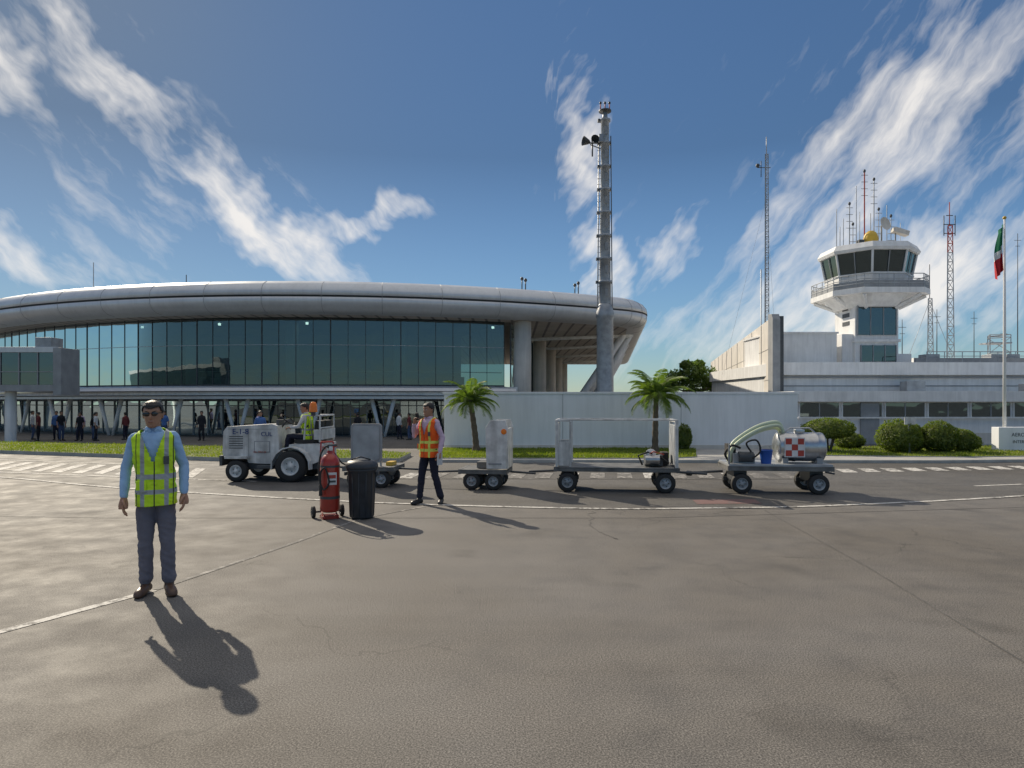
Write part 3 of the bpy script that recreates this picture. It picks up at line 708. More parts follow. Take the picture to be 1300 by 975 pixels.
def head_disp(v):
    x,y,z=v; 
    if y<0:
        g=lambda cx_,cz_,sx,sz,a: a*math.exp(-((abs(x)-cx_)/sx)**2-((z-cz_)/sz)**2)
        d=g(0,-.022,.012,.013,.022)+g(0,.0,.009,.022,.012)-g(.032,.012,.017,.012,.009)+g(.028,.034,.03,.008,.005)+g(0,-.062,.024,.008,.006)+g(0,-.1,.02,.012,.006)+g(.045,-.02,.018,.016,.004)-g(0,-.045,.02,.006,.002)
        y-=d
    return Vector((x,y,z))
SX=.87
PZ=[(.84,.168*SX,.115,0),(.92,.165*SX,.115,0),(1.02,.155*SX,.108,0),(1.12,.158*SX,.112,0),(1.24,.172*SX,.12,0),(1.34,.182*SX,.118,0),(1.40,.175*SX,.102,.004),(1.445,.12*SX,.08,.01),(1.475,.075*SX,.066,.012),(1.50,.062,.062,.008)]
def person(name,loc,yaw,shirt,pants,shoe='bshoe',vest=None,J={},glasses=False,hyaw=0,hpitch=0,pel=(0,0,0),lean=0,roll=0,q=1,scale=1,sleeves=True,hands={},hold=None):
    e=empty(name,loc,yaw,scale)
    vox={0:.03,1:.014,2:.009}[q]; pel=Vector(pel)
    U=Matrix.Translation(pel)@Matrix.Translation((0,0,.92))@Matrix.Rotation(lean,4,'X')@Matrix.Rotation(roll,4,'Y')@Matrix.Translation((0,0,-.92))
    D={'elR':(-.225,.03,1.13),'wrR':(-.232,-.03,.88),'elL':(.225,.03,1.13),'wrL':(.232,-.03,.88),
       'knR':(-.095,-.01,.49),'anR':(-.10,.02,.09),'knL':(.095,-.01,.49),'anL':(.10,.02,.09),'ftR':-.25,'ftL':.25}
    D.update(J)
    b=MB(); vs,fs,cp=loftz(PZ,20,28); b.add([U@v for v in vs],fs+cp,'white')
    for s,k in((-1,'R'),(1,'L')):
        sh=Vector((s*.148,.004,1.395)); el=Vector(D['el'+k]); wr=Vector(D['wr'+k])
        m1=sh.lerp(el,.5); m2=el.lerp(wr,.5); we=el.lerp(wr,.93 if sleeves else .05)
        pts=[U@sh,U@m1,U@el]+([U@m2,U@we] if sleeves else [U@el.lerp(wr,.04)])
        limb(b,pts,[.058,.052,.046]+([.042,.035] if sleeves else [.044]))
    remesh(b,vox,5,'shirt',shirt,e,.006 if q else 0)
    if q:
        c=MB(); 
        for s in(-1,1): c.box(U@Vector((s*.038,-.062,1.462)),(.055,.012,.035),shirt,U.to_3x3()@Matrix.Rotation(s*.5,3,'Y')@Matrix.Rotation(s*.5,3,'Z'))
        c.obj('collar',e,bevel=.004)
        c=MB(); c.tube([U@Vector((x,y,.935)) for x,y in [(.150*math.cos(a_),.121*math.sin(a_)) for a_ in [i*math.pi/12 for i in range(25)]]],.016,'black',6); c.obj('belt',e)
    b=MB(); TP=[(.80,.11,.09,0),(.86,.148,.112,0),(.94,.147,.114,0),(.975,.138,.105,0)]
    vs,fs,cp=loftz(TP,6,24); Pm=Matrix.Translation(pel); b.add([Pm@v for v in vs],fs+cp,'white')
    for s,k in((-1,'R'),(1,'L')):
        hp=pel+Vector((s*.075,0,.88)); kn=Vector(D['kn'+k]); an=Vector(D['an'+k])
        limb(b,[hp,hp.lerp(kn,.5),kn,kn.lerp(an,.35),kn.lerp(an,.75),an+(kn-an).normalized()*.045],[.082,.078,.063,.062,.056,.060])
    remesh(b,vox,4,'trousers',pants,e,.009 if q else 0,(7,7,16))
    b=MB()
    for s,k in((-1,'R'),(1,'L')):
        an=Vector(D['an'+k]); th=D['ft'+k]; f=Vector((math.sin(th),-math.cos(th),0)); z0=an.z-.09
        base=Vector((an.x,an.y,z0))
        P=[base-f*.055+Vector((0,0,.045)),base+f*.02+Vector((0,0,.05)),base+f*.09+Vector((0,0,.038)),base+f*.16+Vector((0,0,.028)),base+f*.185+Vector((0,0,.024))]
        sb=MB(); sb.tube([P[0]-f*.02]+P+[P[-1]+f*.02],[.02,.04,.043,.048,.044,.034,.01],'white',14)
        sb.v=[(v[0],v[1],max(v[2],z0+.002)) for v in sb.v]; b.add(sb.v,sb.f,'white')
        limb(b,[base+Vector((0,0,.05)),an+Vector((0,0,.03))],[.042,.04])
    remesh(b,max(vox*.7,.008),2,'shoes',shoe,e)
    for s,k in((-1,'R'),(1,'L')):
        b=MB(); el=Vector(D['el'+k]); wr=Vector(D['wr'+k]); h=hands.get(k,{})
        d=Vector(h.get('d',(wr-el))).normalized(); t_=Vector(h.get('t',(0,-1,0))); t_=(t_-d*t_.dot(d)).normalized()
        n=d.cross(t_); nh=Vector(h.get('n',(-s,0,0)))
        if n.dot(nh)<0: n=-n
        cu=h.get('curl',.35)
        fa=el.lerp(wr,.1 if not sleeves else .85)
        limb(b,[fa,wr],[.040 if not sleeves else .028,.025],12)
        b.tube([wr-d*.01,wr+d*.03,wr+d*.065,wr+d*.095],[.025,.036,.042,.038],'white',14,rb=[.02,.019,.017,.013])
        for i,(o,l) in enumerate(((.031,.07),(.0105,.08),(-.0105,.074),(-.031,.058))):
            p=wr+d*(.088-.004*abs(i-1))+t_*o; dr=(d+t_*o*1.6).normalized(); a_=cu*.5; pts=[p-dr*.015,p]
            for sgm in(.42,.32,.26):
                dv=dr*math.cos(a_)+n*math.sin(a_); p=p+dv*l*sgm; pts.append(p); a_+=cu
            limb(b,pts,[.0095,.0095,.0088,.008,.0068],8)
        p=wr+d*.025+t_*.022; pts=[p,p+(d*.5+t_*.8+n*.2).normalized()*.035]; pts.append(pts[-1]+(d*.85+t_*.35+n*.35).normalized()*.032); pts.append(pts[-1]+(d*.95+n*.35).normalized()*.026)
        limb(b,pts,[.014,.012,.010,.0085],8)
        b.v=[tuple(U@Vector(v)) for v in b.v]
        remesh(b,.0042 if q==2 else (.006 if q==1 else .012),1,'hand_'+k,'skin',e)
    HM=U@Matrix.Translation((0,-.012,1.603))@Matrix.Rotation(hyaw,4,'Z')@Matrix.Rotation(hpitch,4,'X')
    b=MB(); vs,fs,cp=loftz(HEAD,40 if q else 16,40 if q else 18,2.15); vs=[head_disp(v) for v in vs]
    b.add(vs,fs+cp,'white')
    for s in(-1,1): b.ell((s*.077,.012,-.004),(.009,.017,.031),'white',10,Matrix.Rotation(s*.3,3,'Z'))
    b.v=[tuple(HM@Vector(v)) for v in b.v]
    limb(b,[U@Vector((0,.012,1.44)),HM@Vector((0,.02,-.06))],[.056,.053],16)
    remesh(b,.0045 if q==2 else (.007 if q==1 else .014),1,'head','skin',e)
    def hl(v):
        if v.y<-.045: return v.z>.062-.010*math.cos(v.x*30)
        if v.y<-.012: return v.z>.03
        if v.y<.03: return v.z>.012
        return v.z>-.045
    vs,fs,cp=loftz(HEAD,60,60,2.15); hv=[]
    for v in vs:
        n=Vector((v.x,v.y*.9,max(v.z,0)*.8)).normalized(); amt=.009+.007*max(0,v.z/.11)+.004*noise.noise(v*40); hv.append(HM@(v+n*amt))
    keep=[f for f in fs+cp[1:] if all(hl(vs[i]) for i in f)]
    hb=MB(); hb.add(hv,keep,'hair',True); ho=hb.obj('hair',e)
    bm=bmesh.new(); bm.from_mesh(ho.data); bmesh.ops.delete(bm,geom=[v for v in bm.verts if not v.link_faces],context='VERTS'); bm.to_mesh(ho.data); bm.free()
    sm=ho.modifiers.new('s','SOLIDIFY'); sm.thickness=.012; sm.offset=-1
    f=MB(); R3=HM.to_3x3()
    f.ell(HM@Vector((0,-.1005,-.063)),(.023,.006,.0045),'lip',10,R3); 
    for s in(-1,1):
        f.ell(HM@Vector((s*.031,-.086,.034)),(.02,.008,.0035),'hair',10,R3)
        if glasses:
            f.ell(HM@Vector((s*.034,-.098,.010)),(.030,.010,.021),'lens',16,R3@Matrix.Rotation(-s*.25,3,'Z'))
            f.tube([HM@Vector((s*.06,-.088,.016)),HM@Vector((s*.077,-.03,.016)),HM@Vector((s*.08,.02,.01))],.0035,'black',6)
        else:
            f.ell(HM@Vector((s*.031,-.080,.010)),(.013,.009,.0075),'eyew',10,R3); f.ell(HM@Vector((s*.031,-.0878,.010)),(.0058,.003,.0062),'black',8,R3)
    if glasses: f.tube([HM@Vector((-.012,-.107,.016)),HM@Vector((.012,-.107,.016))],.003,'black',6)
    f.obj('face_features',e)
    if vest:
        VK=[(.80,.183*SX,.135,0),(.90,.178*SX,.131,0),(1.02,.172*SX,.126,0),(1.12,.174*SX,.130,0),(1.24,.184*SX,.136,0),(1.33,.196*SX,.136,0),(1.395,.196*SX,.118,.004),(1.43,.172*SX,.10,.008),(1.458,.13*SX,.085,.01),(1.478,.088*SX,.078,.012)]
        vs,fs,cp=loftz(VK,110,120,2.5)
        def cut(v):
            if v.y<-.0 and v.z>1.20 and abs(v.x)<(v.z-1.20)*.36: return True
            if abs(v.x)>.10 and ((v.z-1.335)/.085)**2+((v.y)/.062)**2<1: return True
            return False
        keep=[f_ for f_ in fs if not any(cut(vs[i]) for i in f_)]
        wv=[]
        for v in vs:
            n=Vector((v.x,v.y,0)).normalized(); q_=Vector((v.x*8,v.y*8,v.z*11+v.x*5))
            wv.append(v+n*(.013*noise.noise(q_)+.007*(1-abs(noise.noise(q_*2))*2)*(1 if v.z<1.3 else .3)))
        vb=MB(); vb.add([U@v for v in wv],keep,vest,True); vo=vb.obj('safety_vest',e)
        bm=bmesh.new(); bm.from_mesh(vo.data); bmesh.ops.delete(bm,geom=[v for v in bm.verts if not v.link_faces],context='VERTS'); bm.to_mesh(vo.data); bm.free()
        sm=vo.modifiers.new('s','SOLIDIFY'); sm.thickness=.005; sm.offset=1
        pk=MB(); 
        if q==2:
            pk.box(U@Vector((.105,-.140,1.20)),(.045,.012,.07),'dgrey'); pk.box(U@Vector((-.10,-.143,.98)),(.08,.008,.10),vest)
            pk.obj('vest_pocket',e,bevel=.003)
    if hold: hold(e,U,HM)
    return e
person('airport_worker',(-3.20,6.02,0),R(22),'shirtblue','trgrey','shoe','vestlime',J={'anR':(-.085,.03,.09),'anL':(.108,-.02,.09),'wrR':(-.248,-.05,.88),'elR':(-.236,.03,1.13),'elL':(.230,.03,1.13),'wrL':(.228,-.05,.88),'knR':(-.082,-.01,.49),'knL':(.092,-.03,.49)},glasses=True,hyaw=R(-6),roll=R(-2.0),q=2)
def radio(e,U,HM):
    r_=MB(); p=U@Vector((-.085,-.215,1.50)); r_.box(p,(.05,.035,.12),'black',Matrix.Rotation(.25,3,'X')); r_.cyl(p+Vector((-.015,0,.05)),p+Vector((-.02,.02,.15)),.006,'black',n=6); r_.obj('handheld_radio',e,bevel=.004)
    r_=MB(); p=U@Vector((.27,-.06,.78)); r_.box(p,(.01,.14,.2),'whitec'); r_.obj('papers',e)
person('airport_worker',(-1.40,11.3,0),R(-30),'shirtpink','navy','bshoe','vestorange',J={'elR':(-.28,-.06,1.15),'wrR':(-.16,-.20,1.38),'elL':(.245,.05,1.13),'wrL':(.262,-.05,.88),'knR':(-.11,-.06,.49),'anR':(-.13,-.10,.09),'knL':(.11,.02,.49),'anL':(.17,.12,.09),'ftR':-.1,'ftL':.5},
    hyaw=R(-15),q=2,scale=.985,hands={'R':{'d':(.45,-.1,.9),'t':(.3,.6,-.1),'n':(.6,-.3,0),'curl':.8},'L':{'curl':.7}},hold=radio)
person('airport_worker',(-10.6,28.2,gz(28.2)),R(30),'uniblue','navy',q=1)
crowd=[(20,40.2),(30,41),(60,39.5),(68,40.5),(84,39.8),(92,41),(110,39.6),(118,40.4),(131,39.5),(152,40.8),(205,40.5),(258,39.9),(330,39.7),(352,40.6),(452,40.1),(500,41.2),(515,40.6)]
cols_=['blackc','whitec','redc','uniblue','blackc','shirtpink','blackc']
for i,(px,y) in enumerate(crowd):
    x=(-16.3+(px-304)*.0477)
    person('traveller',(x,y,-.6),random.uniform(-3,3),cols_[i%7],['navy','jean','blackc'][i%3],q=0,sleeves=bool(i%2),scale=random.uniform(.94,1.03),
      J={'knR':(-.10,random.uniform(-.12,.0),.49),'anR':(-.11,random.uniform(-.15,.12),.09)})
# ---------------------------------------------------------------- baggage tractor
tr_=empty('baggage_tractor',(-5.12,14.95,0),R(-2))
b=MB()
prof=[(-1.09,.52),(-1.12,.62),(-1.10,1.08),(-1.02,1.18),(-.05,1.24),(.08,1.20),(.13,.66),(.30,.62),(.34,.80),(.95,.82),(1.05,.80),(1.06,.46),(.86,.38),(-.2,.38),(-.55,.40),(-.6,.52)]
b.prism(prof,-.52,.52,'vwhite',axis='y')
b.bb(-1.16,-1.10,-.58,.58,.34,.56,'dgrey'); b.bb(-1.0,1.05,-.44,.44,.26,.42,'dgrey')
for s in(-1,1):
    pts=[]
    for k in range(9):
        an=math.pi*(1.05-1.1*k/8); pts.append((.43+.40*math.cos(an),.34+.40*math.sin(an)))
    out=[(.43+(p[0]-.43)*1.07,.34+(p[1]-.34)*1.07) for p in pts]
    b.prism(pts+out[::-1],s*.52 if s>0 else -.72,.72 if s>0 else -.52,'vwhite',axis='y')
    b.bb(-1.0,-.52,s*.60-.09,s*.60+.09,.50,.55,'vwhite')
    b.bb(-.30,.05,s*.6-.09,s*.6+.09,.30,.36,'dgrey')
    yy=s*.523
    for k in range(6): b.box((-.82,yy,.72+k*.05),(.30,.008,.018),'dgrey')
    b.box((-.55,yy,.85),(.008,.006,.6),'grey'); b.box((-.5,yy,1.13),(1.0,.006,.008),'grey')
    b.box((-.25,yy,.75),(.35,.012,.25),'grey'); b.box((-.25,yy*1.012,.75),(.31,.012,.21),'vwhite')
    b.lathe([(.001,.03),(.07,.03),(.08,0)],(-1.11,s*.34,.92),(-1,0,0),'steel',14)
    b.box((1.07,s*.42,.72),(.03,.14,.07),'redw')
b.bb(-1.125,-1.10,-.22,.22,.66,1.02,'dgrey')
for s in(-.24,.24):
    b.bb(.42,.86,s-.2,s+.2,.82,.90,'black'); b.box((.90,s,1.1),(.09,.4,.42),'black',Matrix.Rotation(.15,3,'Y'))
b.tube([(.02,-.24,1.1),(.2,-.24,1.32)],.02,'dgrey',8)
ring=[]; 
for k in range(21):
    an=k*2*math.pi/20; ring.append(Vector((.21+.7*math.cos(an)*.19,-.24+math.sin(an)*.19,1.33-.55*math.cos(an)*.19)))
b.tube(ring,.014,'black',6)
b.box((.04,0,1.27),(.06,.8,.12),'dgrey')
for s in(-.5,.5): b.tube([(1.0,s,.85),(1.0,s,1.42),(.70,s,1.42),(.66,s,.9)],.022,'vwhite',8)
b.tube([(1.0,-.5,1.42),(1.0,.5,1.42)],.022,'vwhite',8); b.tube([(1.0,-.5,1.15),(1.0,.5,1.15)],.018,'vwhite',8); b.bb(.86,1.04,-.48,.48,.9,1.12,'vwhite')
b.cyl((.86,-.5,1.42),(.86,-.5,1.5),.05,'dgrey'); b.lathe([(.085,1.5),(.085,1.55),(.075,1.66),(.05,1.71),(.001,1.72)],(.86,-.5,0),(0,0,1),'orange',16)
b.bb(1.05,1.25,-.05,.05,.38,.46,'dgrey')
b.tube([(1.08,.2,.6),(1.3,.1,.35),(1.5,-.1,.3)],.018,'black',6)
b.obj('body',tr_,bevel=.015)
b=MB()
for s in(-.60,.60):
    wheel(b,(-.76,s,.235),.235,.17); wheel(b,(.43,s*1.04,.34),.34,.2)
b.cyl((-.76,-.6,.235),(-.76,.6,.235),.04,'dgrey'); b.cyl((.43,-.6,.34),(.43,.6,.34),.06,'dgrey')
b.obj('wheels',tr_)
text('fleet_number','E-1-8',(-.72,-.532,1.02),.17,'blueink',tr_); text('airport_code','CUL',(-.15,-.532,.98),.13,'blueink',tr_)
text('small_label','VEL. MAX 20',(-.3,-.534,.62),.05,'redw',tr_)
dr=person('tractor_driver',(-5.12+.66,14.70,.16),R(-92),'whitec','navy','bshoe','vestlime',pel=(0,0,-.02),lean=R(8),
  J={'knR':(-.14,-.45,.90),'anR':(-.14,-.50,.60),'knL':(.14,-.45,.90),'anL':(.14,-.50,.60),'elR':(-.25,-.14,1.17),'wrR':(-.16,-.36,1.18),'elL':(.25,-.14,1.17),'wrL':(.16,-.36,1.18)},
  hands={'R':{'d':(.1,-1,.1),'t':(1,0,.3),'n':(0,0,-1),'curl':.8},'L':{'d':(-.1,-1,.1),'t':(-1,0,.3),'n':(0,0,-1),'curl':.8}},q=1,hyaw=R(20),scale=.9)
# ---------------------------------------------------------------- carts
def cartbase(b,Ln,W,h,wr=.19,deck='cartdeck',n=2):
    b.bb(-Ln/2,Ln/2,-W/2,W/2,h-.03,h,deck)
    for s in(-1,1): b.bb(-Ln/2,Ln/2,s*(W/2-.03)-.03,s*(W/2-.03)+.03,h-.085,h-.031,'cartdeck')
    for s in(-1,1): b.bb(s*(Ln/2-.03)-.03,s*(Ln/2-.03)+.03,-W/2-.005,W/2+.005,h-.09,h+.004,'cartdeck')
    for x in (-Ln/2+.26,Ln/2-.26):
        b.cyl((x,-W/2+.04,wr),(x,W/2-.04,wr),.03,'dgrey'); b.bb(x-.12,x+.12,-.3,.3,wr+.03,h-.09,'dgrey')
        for s in(-1,1): wheel(b,(x,s*(W/2-.08),wr),wr,.13,'galv'); b.bb(x-.2,x+.2,s*(W/2-.2)-.02,s*(W/2-.2)+.02,wr-.02,wr+.06,'dgrey')
c=MB(); cartbase(c,2.35,1.0,.48)
for x,wd in((-1.12,.26),):
    for yy in(-.46,.46):
        c.bb(x-.025,x+.025,yy-.025,yy+.025,.48,1.36,'vwhite'); c.bb(x+wd-.02,x+wd+.02,yy-.02,yy+.02,.48,1.34,'vwhite')
        c.bb(x+.03,x+wd-.025,yy-.01,yy+.01,.5,.95,'vwhite'); c.bb(x,x+wd,yy-.018,yy+.018,1.34,1.37,'vwhite')
    c.bb(x-.02,x+.02,-.43,.43,.52,1.3,'vwhite'); c.bb(x-.03,x+.03,-.46,.46,1.33,1.38,'vwhite')
c.bb(1.08,1.14,-.46,.46,.52,1.28,'galv')
for yy in(-.46,.46): c.bb(1.09,1.15,yy-.03,yy+.03,.48,1.38,'vwhite'); c.tube([(-1.12,yy,1.375),(1.12,yy,1.375)],.014,'vwhite',6)
c.bb(1.09,1.15,-.46,.46,1.33,1.382,'vwhite')
c.box((.72,-.1,.60),(.34,.3,.2),'dgrey'); c.cyl((.55,-.32,.62),(.82,-.32,.62),.09,'steel'); c.box((.95,.1,.62),(.14,.3,.24),'black')
c.tube([(.5,-.3,.52),(.42,-.35,.7),(.6,-.3,.76),(.8,-.28,.7),(1.0,-.3,.55)],.02,'black',6); c.tube([(.6,-.2,.7),(.7,-.4,.78),(.9,-.35,.72)],.014,'redw',6)
c.lathe([(.1,0),(.1,.05),(.03,.06)],(.66,-.26,.72),(0,-1,.2),'vwhite',12)
c.tube([(1.17,0,.36),(1.75,0,.33)],.025,'dgrey',8); c.tube([(-1.17,0,.36),(-1.7,.05,.33)],.025,'dgrey',8)
c.obj('baggage_cart',bevel=.005,loc=(2.02,13.1,0),yaw=R(-7))
c=MB(); cartbase(c,1.9,.95,.52)
c.bb(-.93,.93,-.47,.47,.521,.56,'galv')
c.lathe([(.001,-.46),(.12,-.46),(.22,-.44),(.27,-.41),(.275,-.38),(.275,-.14),(.282,-.13),(.282,-.09),(.275,-.08),(.275,.24),(.282,.25),(.282,.29),(.275,.3),(.275,.38),(.27,.41),(.22,.44),(.12,.46),(.001,.46)],(.47,0,.86),(1,0,0),'steel',32)
c.bb(.10,.20,-.25,.25,.56,.66,'grey'); c.bb(.72,.82,-.25,.25,.56,.66,'grey')
c.cyl((.47,0,1.12),(.47,0,1.19),.10,'steel'); c.tube([(.2,-.02,1.14),(.3,-.02,1.22),(.65,-.02,1.22),(.75,-.02,1.14)],.015,'steel',6)
for i in range(3):
    for j in range(3): c.box((.195+.11*i,-.292,.755+.11*j),(.108,.008,.108),'redw' if (i+j)%2==0 else 'flagwhite')
c.box((.305,-.285,.865),(.37,.006,.37),'flagwhite')
c.bb(-.82,-.42,-.3,.25,.56,.74,'grey'); c.cyl((-.72,-.28,.68),(-.45,-.28,.68),.10,'dgrey'); c.box((-.8,.05,.8),(.16,.26,.22),'black')
c.lathe([(.09,.56),(.12,.8),(.128,.81),(.12,.82)],(-.22,-.3,0),(0,0,1),'blue',18); c.tube([(-.33,-.3,.8),(-.30,-.34,.9),(-.18,-.34,.9),(-.11,-.3,.8)],.006,'steel',5)
for k,(dz,dy) in enumerate(((0,0),(.06,.07),(-.05,.13))):
    c.tube(cr([(-.86,-.2+dy,.58),(-.82,-.22+dy,.82+dz),(-.62,-.22+dy,1.02+dz),(-.3,-.18+dy,1.2+dz),(.02,-.1+dy,1.27+dz),(.14,-.05+dy,1.2+dz),(.18,0+dy*.5,1.06)],5),.035,'hose',10)
c.tube(cr([(-.5,-.34,.78),(-.6,-.4,.95),(-.42,-.42,1.0),(-.35,-.4,.8),(-.48,-.38,.66)],5),.018,'black',8)
c.tube(cr([(-.9,-.3,.60),(-.98,-.36,.75),(-.86,-.4,.9),(-.7,-.36,.85)],5),.022,'black',8)
c.tube([(-.93,-.46,.56),(-.93,-.46,.95)],.018,'grey',8)
c.tube([(.95,0,.38),(1.12,0,.35)],.02,'dgrey',8); c.tube([(-.95,0,.38),(-1.6,0,.34)],.025,'dgrey',8); c.tube([(-1.55,-.03,.33),(-1.62,.03,.33)],.05,'dgrey',8)
c.obj('water_tank_cart',bevel=.005,loc=(5.02,12.85,0),yaw=R(-6))
c=MB(); cartbase(c,.95,.85,.40,.175)
pp=[(.08,.42),(.46,.42),(.50,1.2),(.45,1.36),(.16,1.36),(.06,1.22)]
c.prism(pp,-.40,-.35,'vwhite',axis='y'); c.prism(pp,.35,.40,'vwhite',axis='y')
c.bb(.46,.495,-.35,.35,.42,1.2,'vwhite'); c.lathe([(.001,.01),(.055,.01),(.055,0)],(.42,-.40,1.14),(0,-1,0),'orange',16); c.bb(.12,.38,-.41,-.402,.5,.53,'grey')
c.tube([(-.47,0,.33),(-1.15,.02,.3)],.022,'dgrey',8); c.tube([(.49,0,.33),(1.0,0,.3)],.022,'dgrey',8); c.box((.0,0,.47),(.3,.4,.12),'cartdeck')
c.obj('luggage_dolly',bevel=.006,loc=(-.52,13.4,0),yaw=R(-8))
c=MB(); cartbase(c,1.05,.85,.42,.18)
def rrect(x0,x1,z0,z1,r):
    o=[]
    for cx_,cz_,a0 in((x1-r,z1-r,0),(x0+r,z1-r,90),(x0+r,z0+r,180),(x1-r,z0+r,270)):
        for k in range(5): an=R(a0+k*22.5); o.append((cx_+r*math.cos(an),cz_+r*math.sin(an)))
    return o
c.prism(rrect(-.38,.26,.50,1.28,.07),-.33,-.28,'grey',axis='y'); c.prism(rrect(-.33,.21,.55,1.23,.05),-.345,-.331,'galv',axis='y')
for x in(-.34,.22): c.bb(x-.02,x+.02,-.27,-.23,.42,1.2,'vwhite')
c.tube([(.52,0,.36),(1.3,-.02,.33)],.022,'dgrey',8); c.tube([(-.52,0,.36),(-.9,0,.38)],.022,'dgrey',8); c.box((.36,0,.46),(.14,.3,.08),'yellow')
c.obj('luggage_dolly',bevel=.006,loc=(-2.83,13.75,0),yaw=R(-6))
# ---------------------------------------------------------------- extinguisher, bin
e=MB()
e.lathe([(.001,.10),(.10,.10),(.135,.12),(.14,.16),(.14,.80),(.13,.87),(.09,.93),(.045,.96),(.04,1.0),(.001,1.0)],(0,0,0),(0,0,1),'red',28)
e.lathe([(.142,.30),(.142,.34)],(0,0,0),(0,0,1),'dgrey',28); e.lathe([(.142,.76),(.142,.79)],(0,0,0),(0,0,1),'dgrey',28)
e.cyl((0,0,.98),(0,0,1.07),.03,'steel'); e.box((.03,0,1.08),(.14,.04,.03),'dgrey'); e.lathe([(.001,.02),(.03,.02),(.03,0)],(0,-.03,1.03),(0,-1,0),'flagwhite',12)
for s in(-1,1): e.tube([(s*.10,.16,.1),(s*.10,.17,.9),(s*.09,.19,1.12)],.013,'red',8)
e.tube([(-.09,.19,1.12),(.09,.19,1.12)],.013,'red',8)
e.tube(cr([(0,-.02,1.03),(-.08,-.05,1.06),(-.16,-.08,.92),(-.18,-.10,.65),(-.13,-.14,.45),(-.05,-.155,.55),(-.10,-.15,.75),(-.16,-.12,.70),(-.165,-.12,.50)],6),.014,'black',8)
e.cyl((-.165,-.12,.52),(-.16,-.12,.36),.018,'black',.028,10)
e.cyl((-.24,.15,.09),(.24,.15,.09),.015,'dgrey')
for s in(-1,1): wheel(e,(s*.21,.15,.09),.09,.05,'dgrey',(1,0,0))
e.bb(-.12,.12,-.06,.14,.0,.05,'red'); e.tube([(-.1,-.1,.02),(-.1,.1,.1)],.012,'red',6); e.tube([(.1,-.1,.02),(.1,.1,.1)],.012,'red',6)
e.box((.0,-.1385,.60),(.13,.012,.18),'flagwhite'); e.box((0,-.146,.63),(.10,.003,.05),'redw'); e.box((0,-.146,.56),(.10,.003,.03),'dgrey')
e.obj('wheeled_fire_extinguisher',bevel=.003,loc=(-2.68,9.86,0),yaw=R(28))
e=MB()
e.lathe([(.001,.02),(.165,.02),(.175,.03),(.205,.70),(.222,.71),(.225,.74),(.215,.745)],(0,0,0),(0,0,1),'bin',36)
e.lathe([(.232,.74),(.238,.76),(.236,.80),(.20,.845),(.10,.87),(.001,.875)],(0,0,0),(0,0,1),'bin',36); e.lathe([(.232,.74),(.20,.74)],(0,0,0),(0,0,1),'bin',36)
for s in(-1,1): e.box((s*.235,0,.66),(.03,.10,.05),'bin')
for k in range(12): an=k*math.pi/6; e.tube([(.178*math.cos(an),.178*math.sin(an),.05),(.205*math.cos(an),.205*math.sin(an),.69)],.006,'bin',5)
e.tube([(-.14,-.05,.87),(0,-.06,.91),(.14,-.05,.87)],.012,'bin',6)
e.obj('rubbish_bin',loc=(-2.22,9.9,0))
# ---------------------------------------------------------------- world
wd=bpy.data.worlds.new("World"); scene.world=wd; wd.use_nodes=True; nt=wd.node_tree
bg=nt.nodes["Background"]; SUN_EL=31; SUN_AZ=-37.5
sky=nt.nodes.new("ShaderNodeTexSky"); sky.sky_type='NISHITA'; sky.sun_disc=False; sky.sun_elevation=R(SUN_EL); sky.sun_rotation=R(SUN_AZ); sky.air_density=1.0; sky.dust_density=.25; sky.ozone_density=2.5; sky.altitude=50
tcn=nt.nodes.new("ShaderNodeTexCoord"); gen=tcn.outputs["Generated"]; sp=nt.nodes.new("ShaderNodeSeparateXYZ"); L(nt,gen,sp.inputs[0])
az=mth(nt,'MULTIPLY',mth(nt,'ARCTAN2',sp.outputs[0],sp.outputs[1]),57.2958); elv=mth(nt,'MULTIPLY',mth(nt,'ARCSINE',sp.outputs[2]),57.2958)
cmb=nt.nodes.new("ShaderNodeCombineXYZ"); L(nt,az,cmb.inputs[0]); L(nt,elv,cmb.inputs[1])
wn=nt.nodes.new("ShaderNodeTexNoise"); wn.noise_dimensions='2D'; wn.inputs["Scale"].default_value=.22; wn.inputs["Detail"].default_value=3; wn.inputs["Roughness"].default_value=.6; L(nt,cmb.outputs[0],wn.inputs["Vector"])
va=nt.nodes.new("ShaderNodeVectorMath"); va.operation='SUBTRACT'; L(nt,wn.outputs["Color"],va.inputs[0]); va.inputs[1].default_value=(.5,.5,.5)
def warp(k):
    v=nt.nodes.new("ShaderNodeVectorMath"); v.operation='MULTIPLY_ADD'; L(nt,va.outputs[0],v.inputs[0]); v.inputs[1].default_value=(k,k,0); L(nt,cmb.outputs[0],v.inputs[2])
    s=nt.nodes.new("ShaderNodeSeparateXYZ"); L(nt,v.outputs[0],s.inputs[0]); return s.outputs[0],s.outputs[1]
wmx,wmy=warp(6.5); wfx,wfy=warp(1.6)
def lin(x,y,a,b,c): return mth(nt,'MULTIPLY_ADD',x,a,mth(nt,'MULTIPLY_ADD',y,b,c))
caps=[(-36,27,-27,19.5,2.6,.92),(-28,19,-14,9.5,3.1,1.03),(-17,13,-8,16,1.6,.9),(5.5,25.5,6,15.5,2.2,.85),(6,16,9.5,7,2.4,.9),(10,9,15,15,1.7,.72),
      (-41,23,-35,22,2.5,.9),(-40,10,-31,8.5,2.8,.85),(38,27,20,9,5.6,.92),(14,4,42,11,5.5,1.0),(27,18,42,20,11,.56),(-36,16,-24,12,7,.42)]
mk_=None
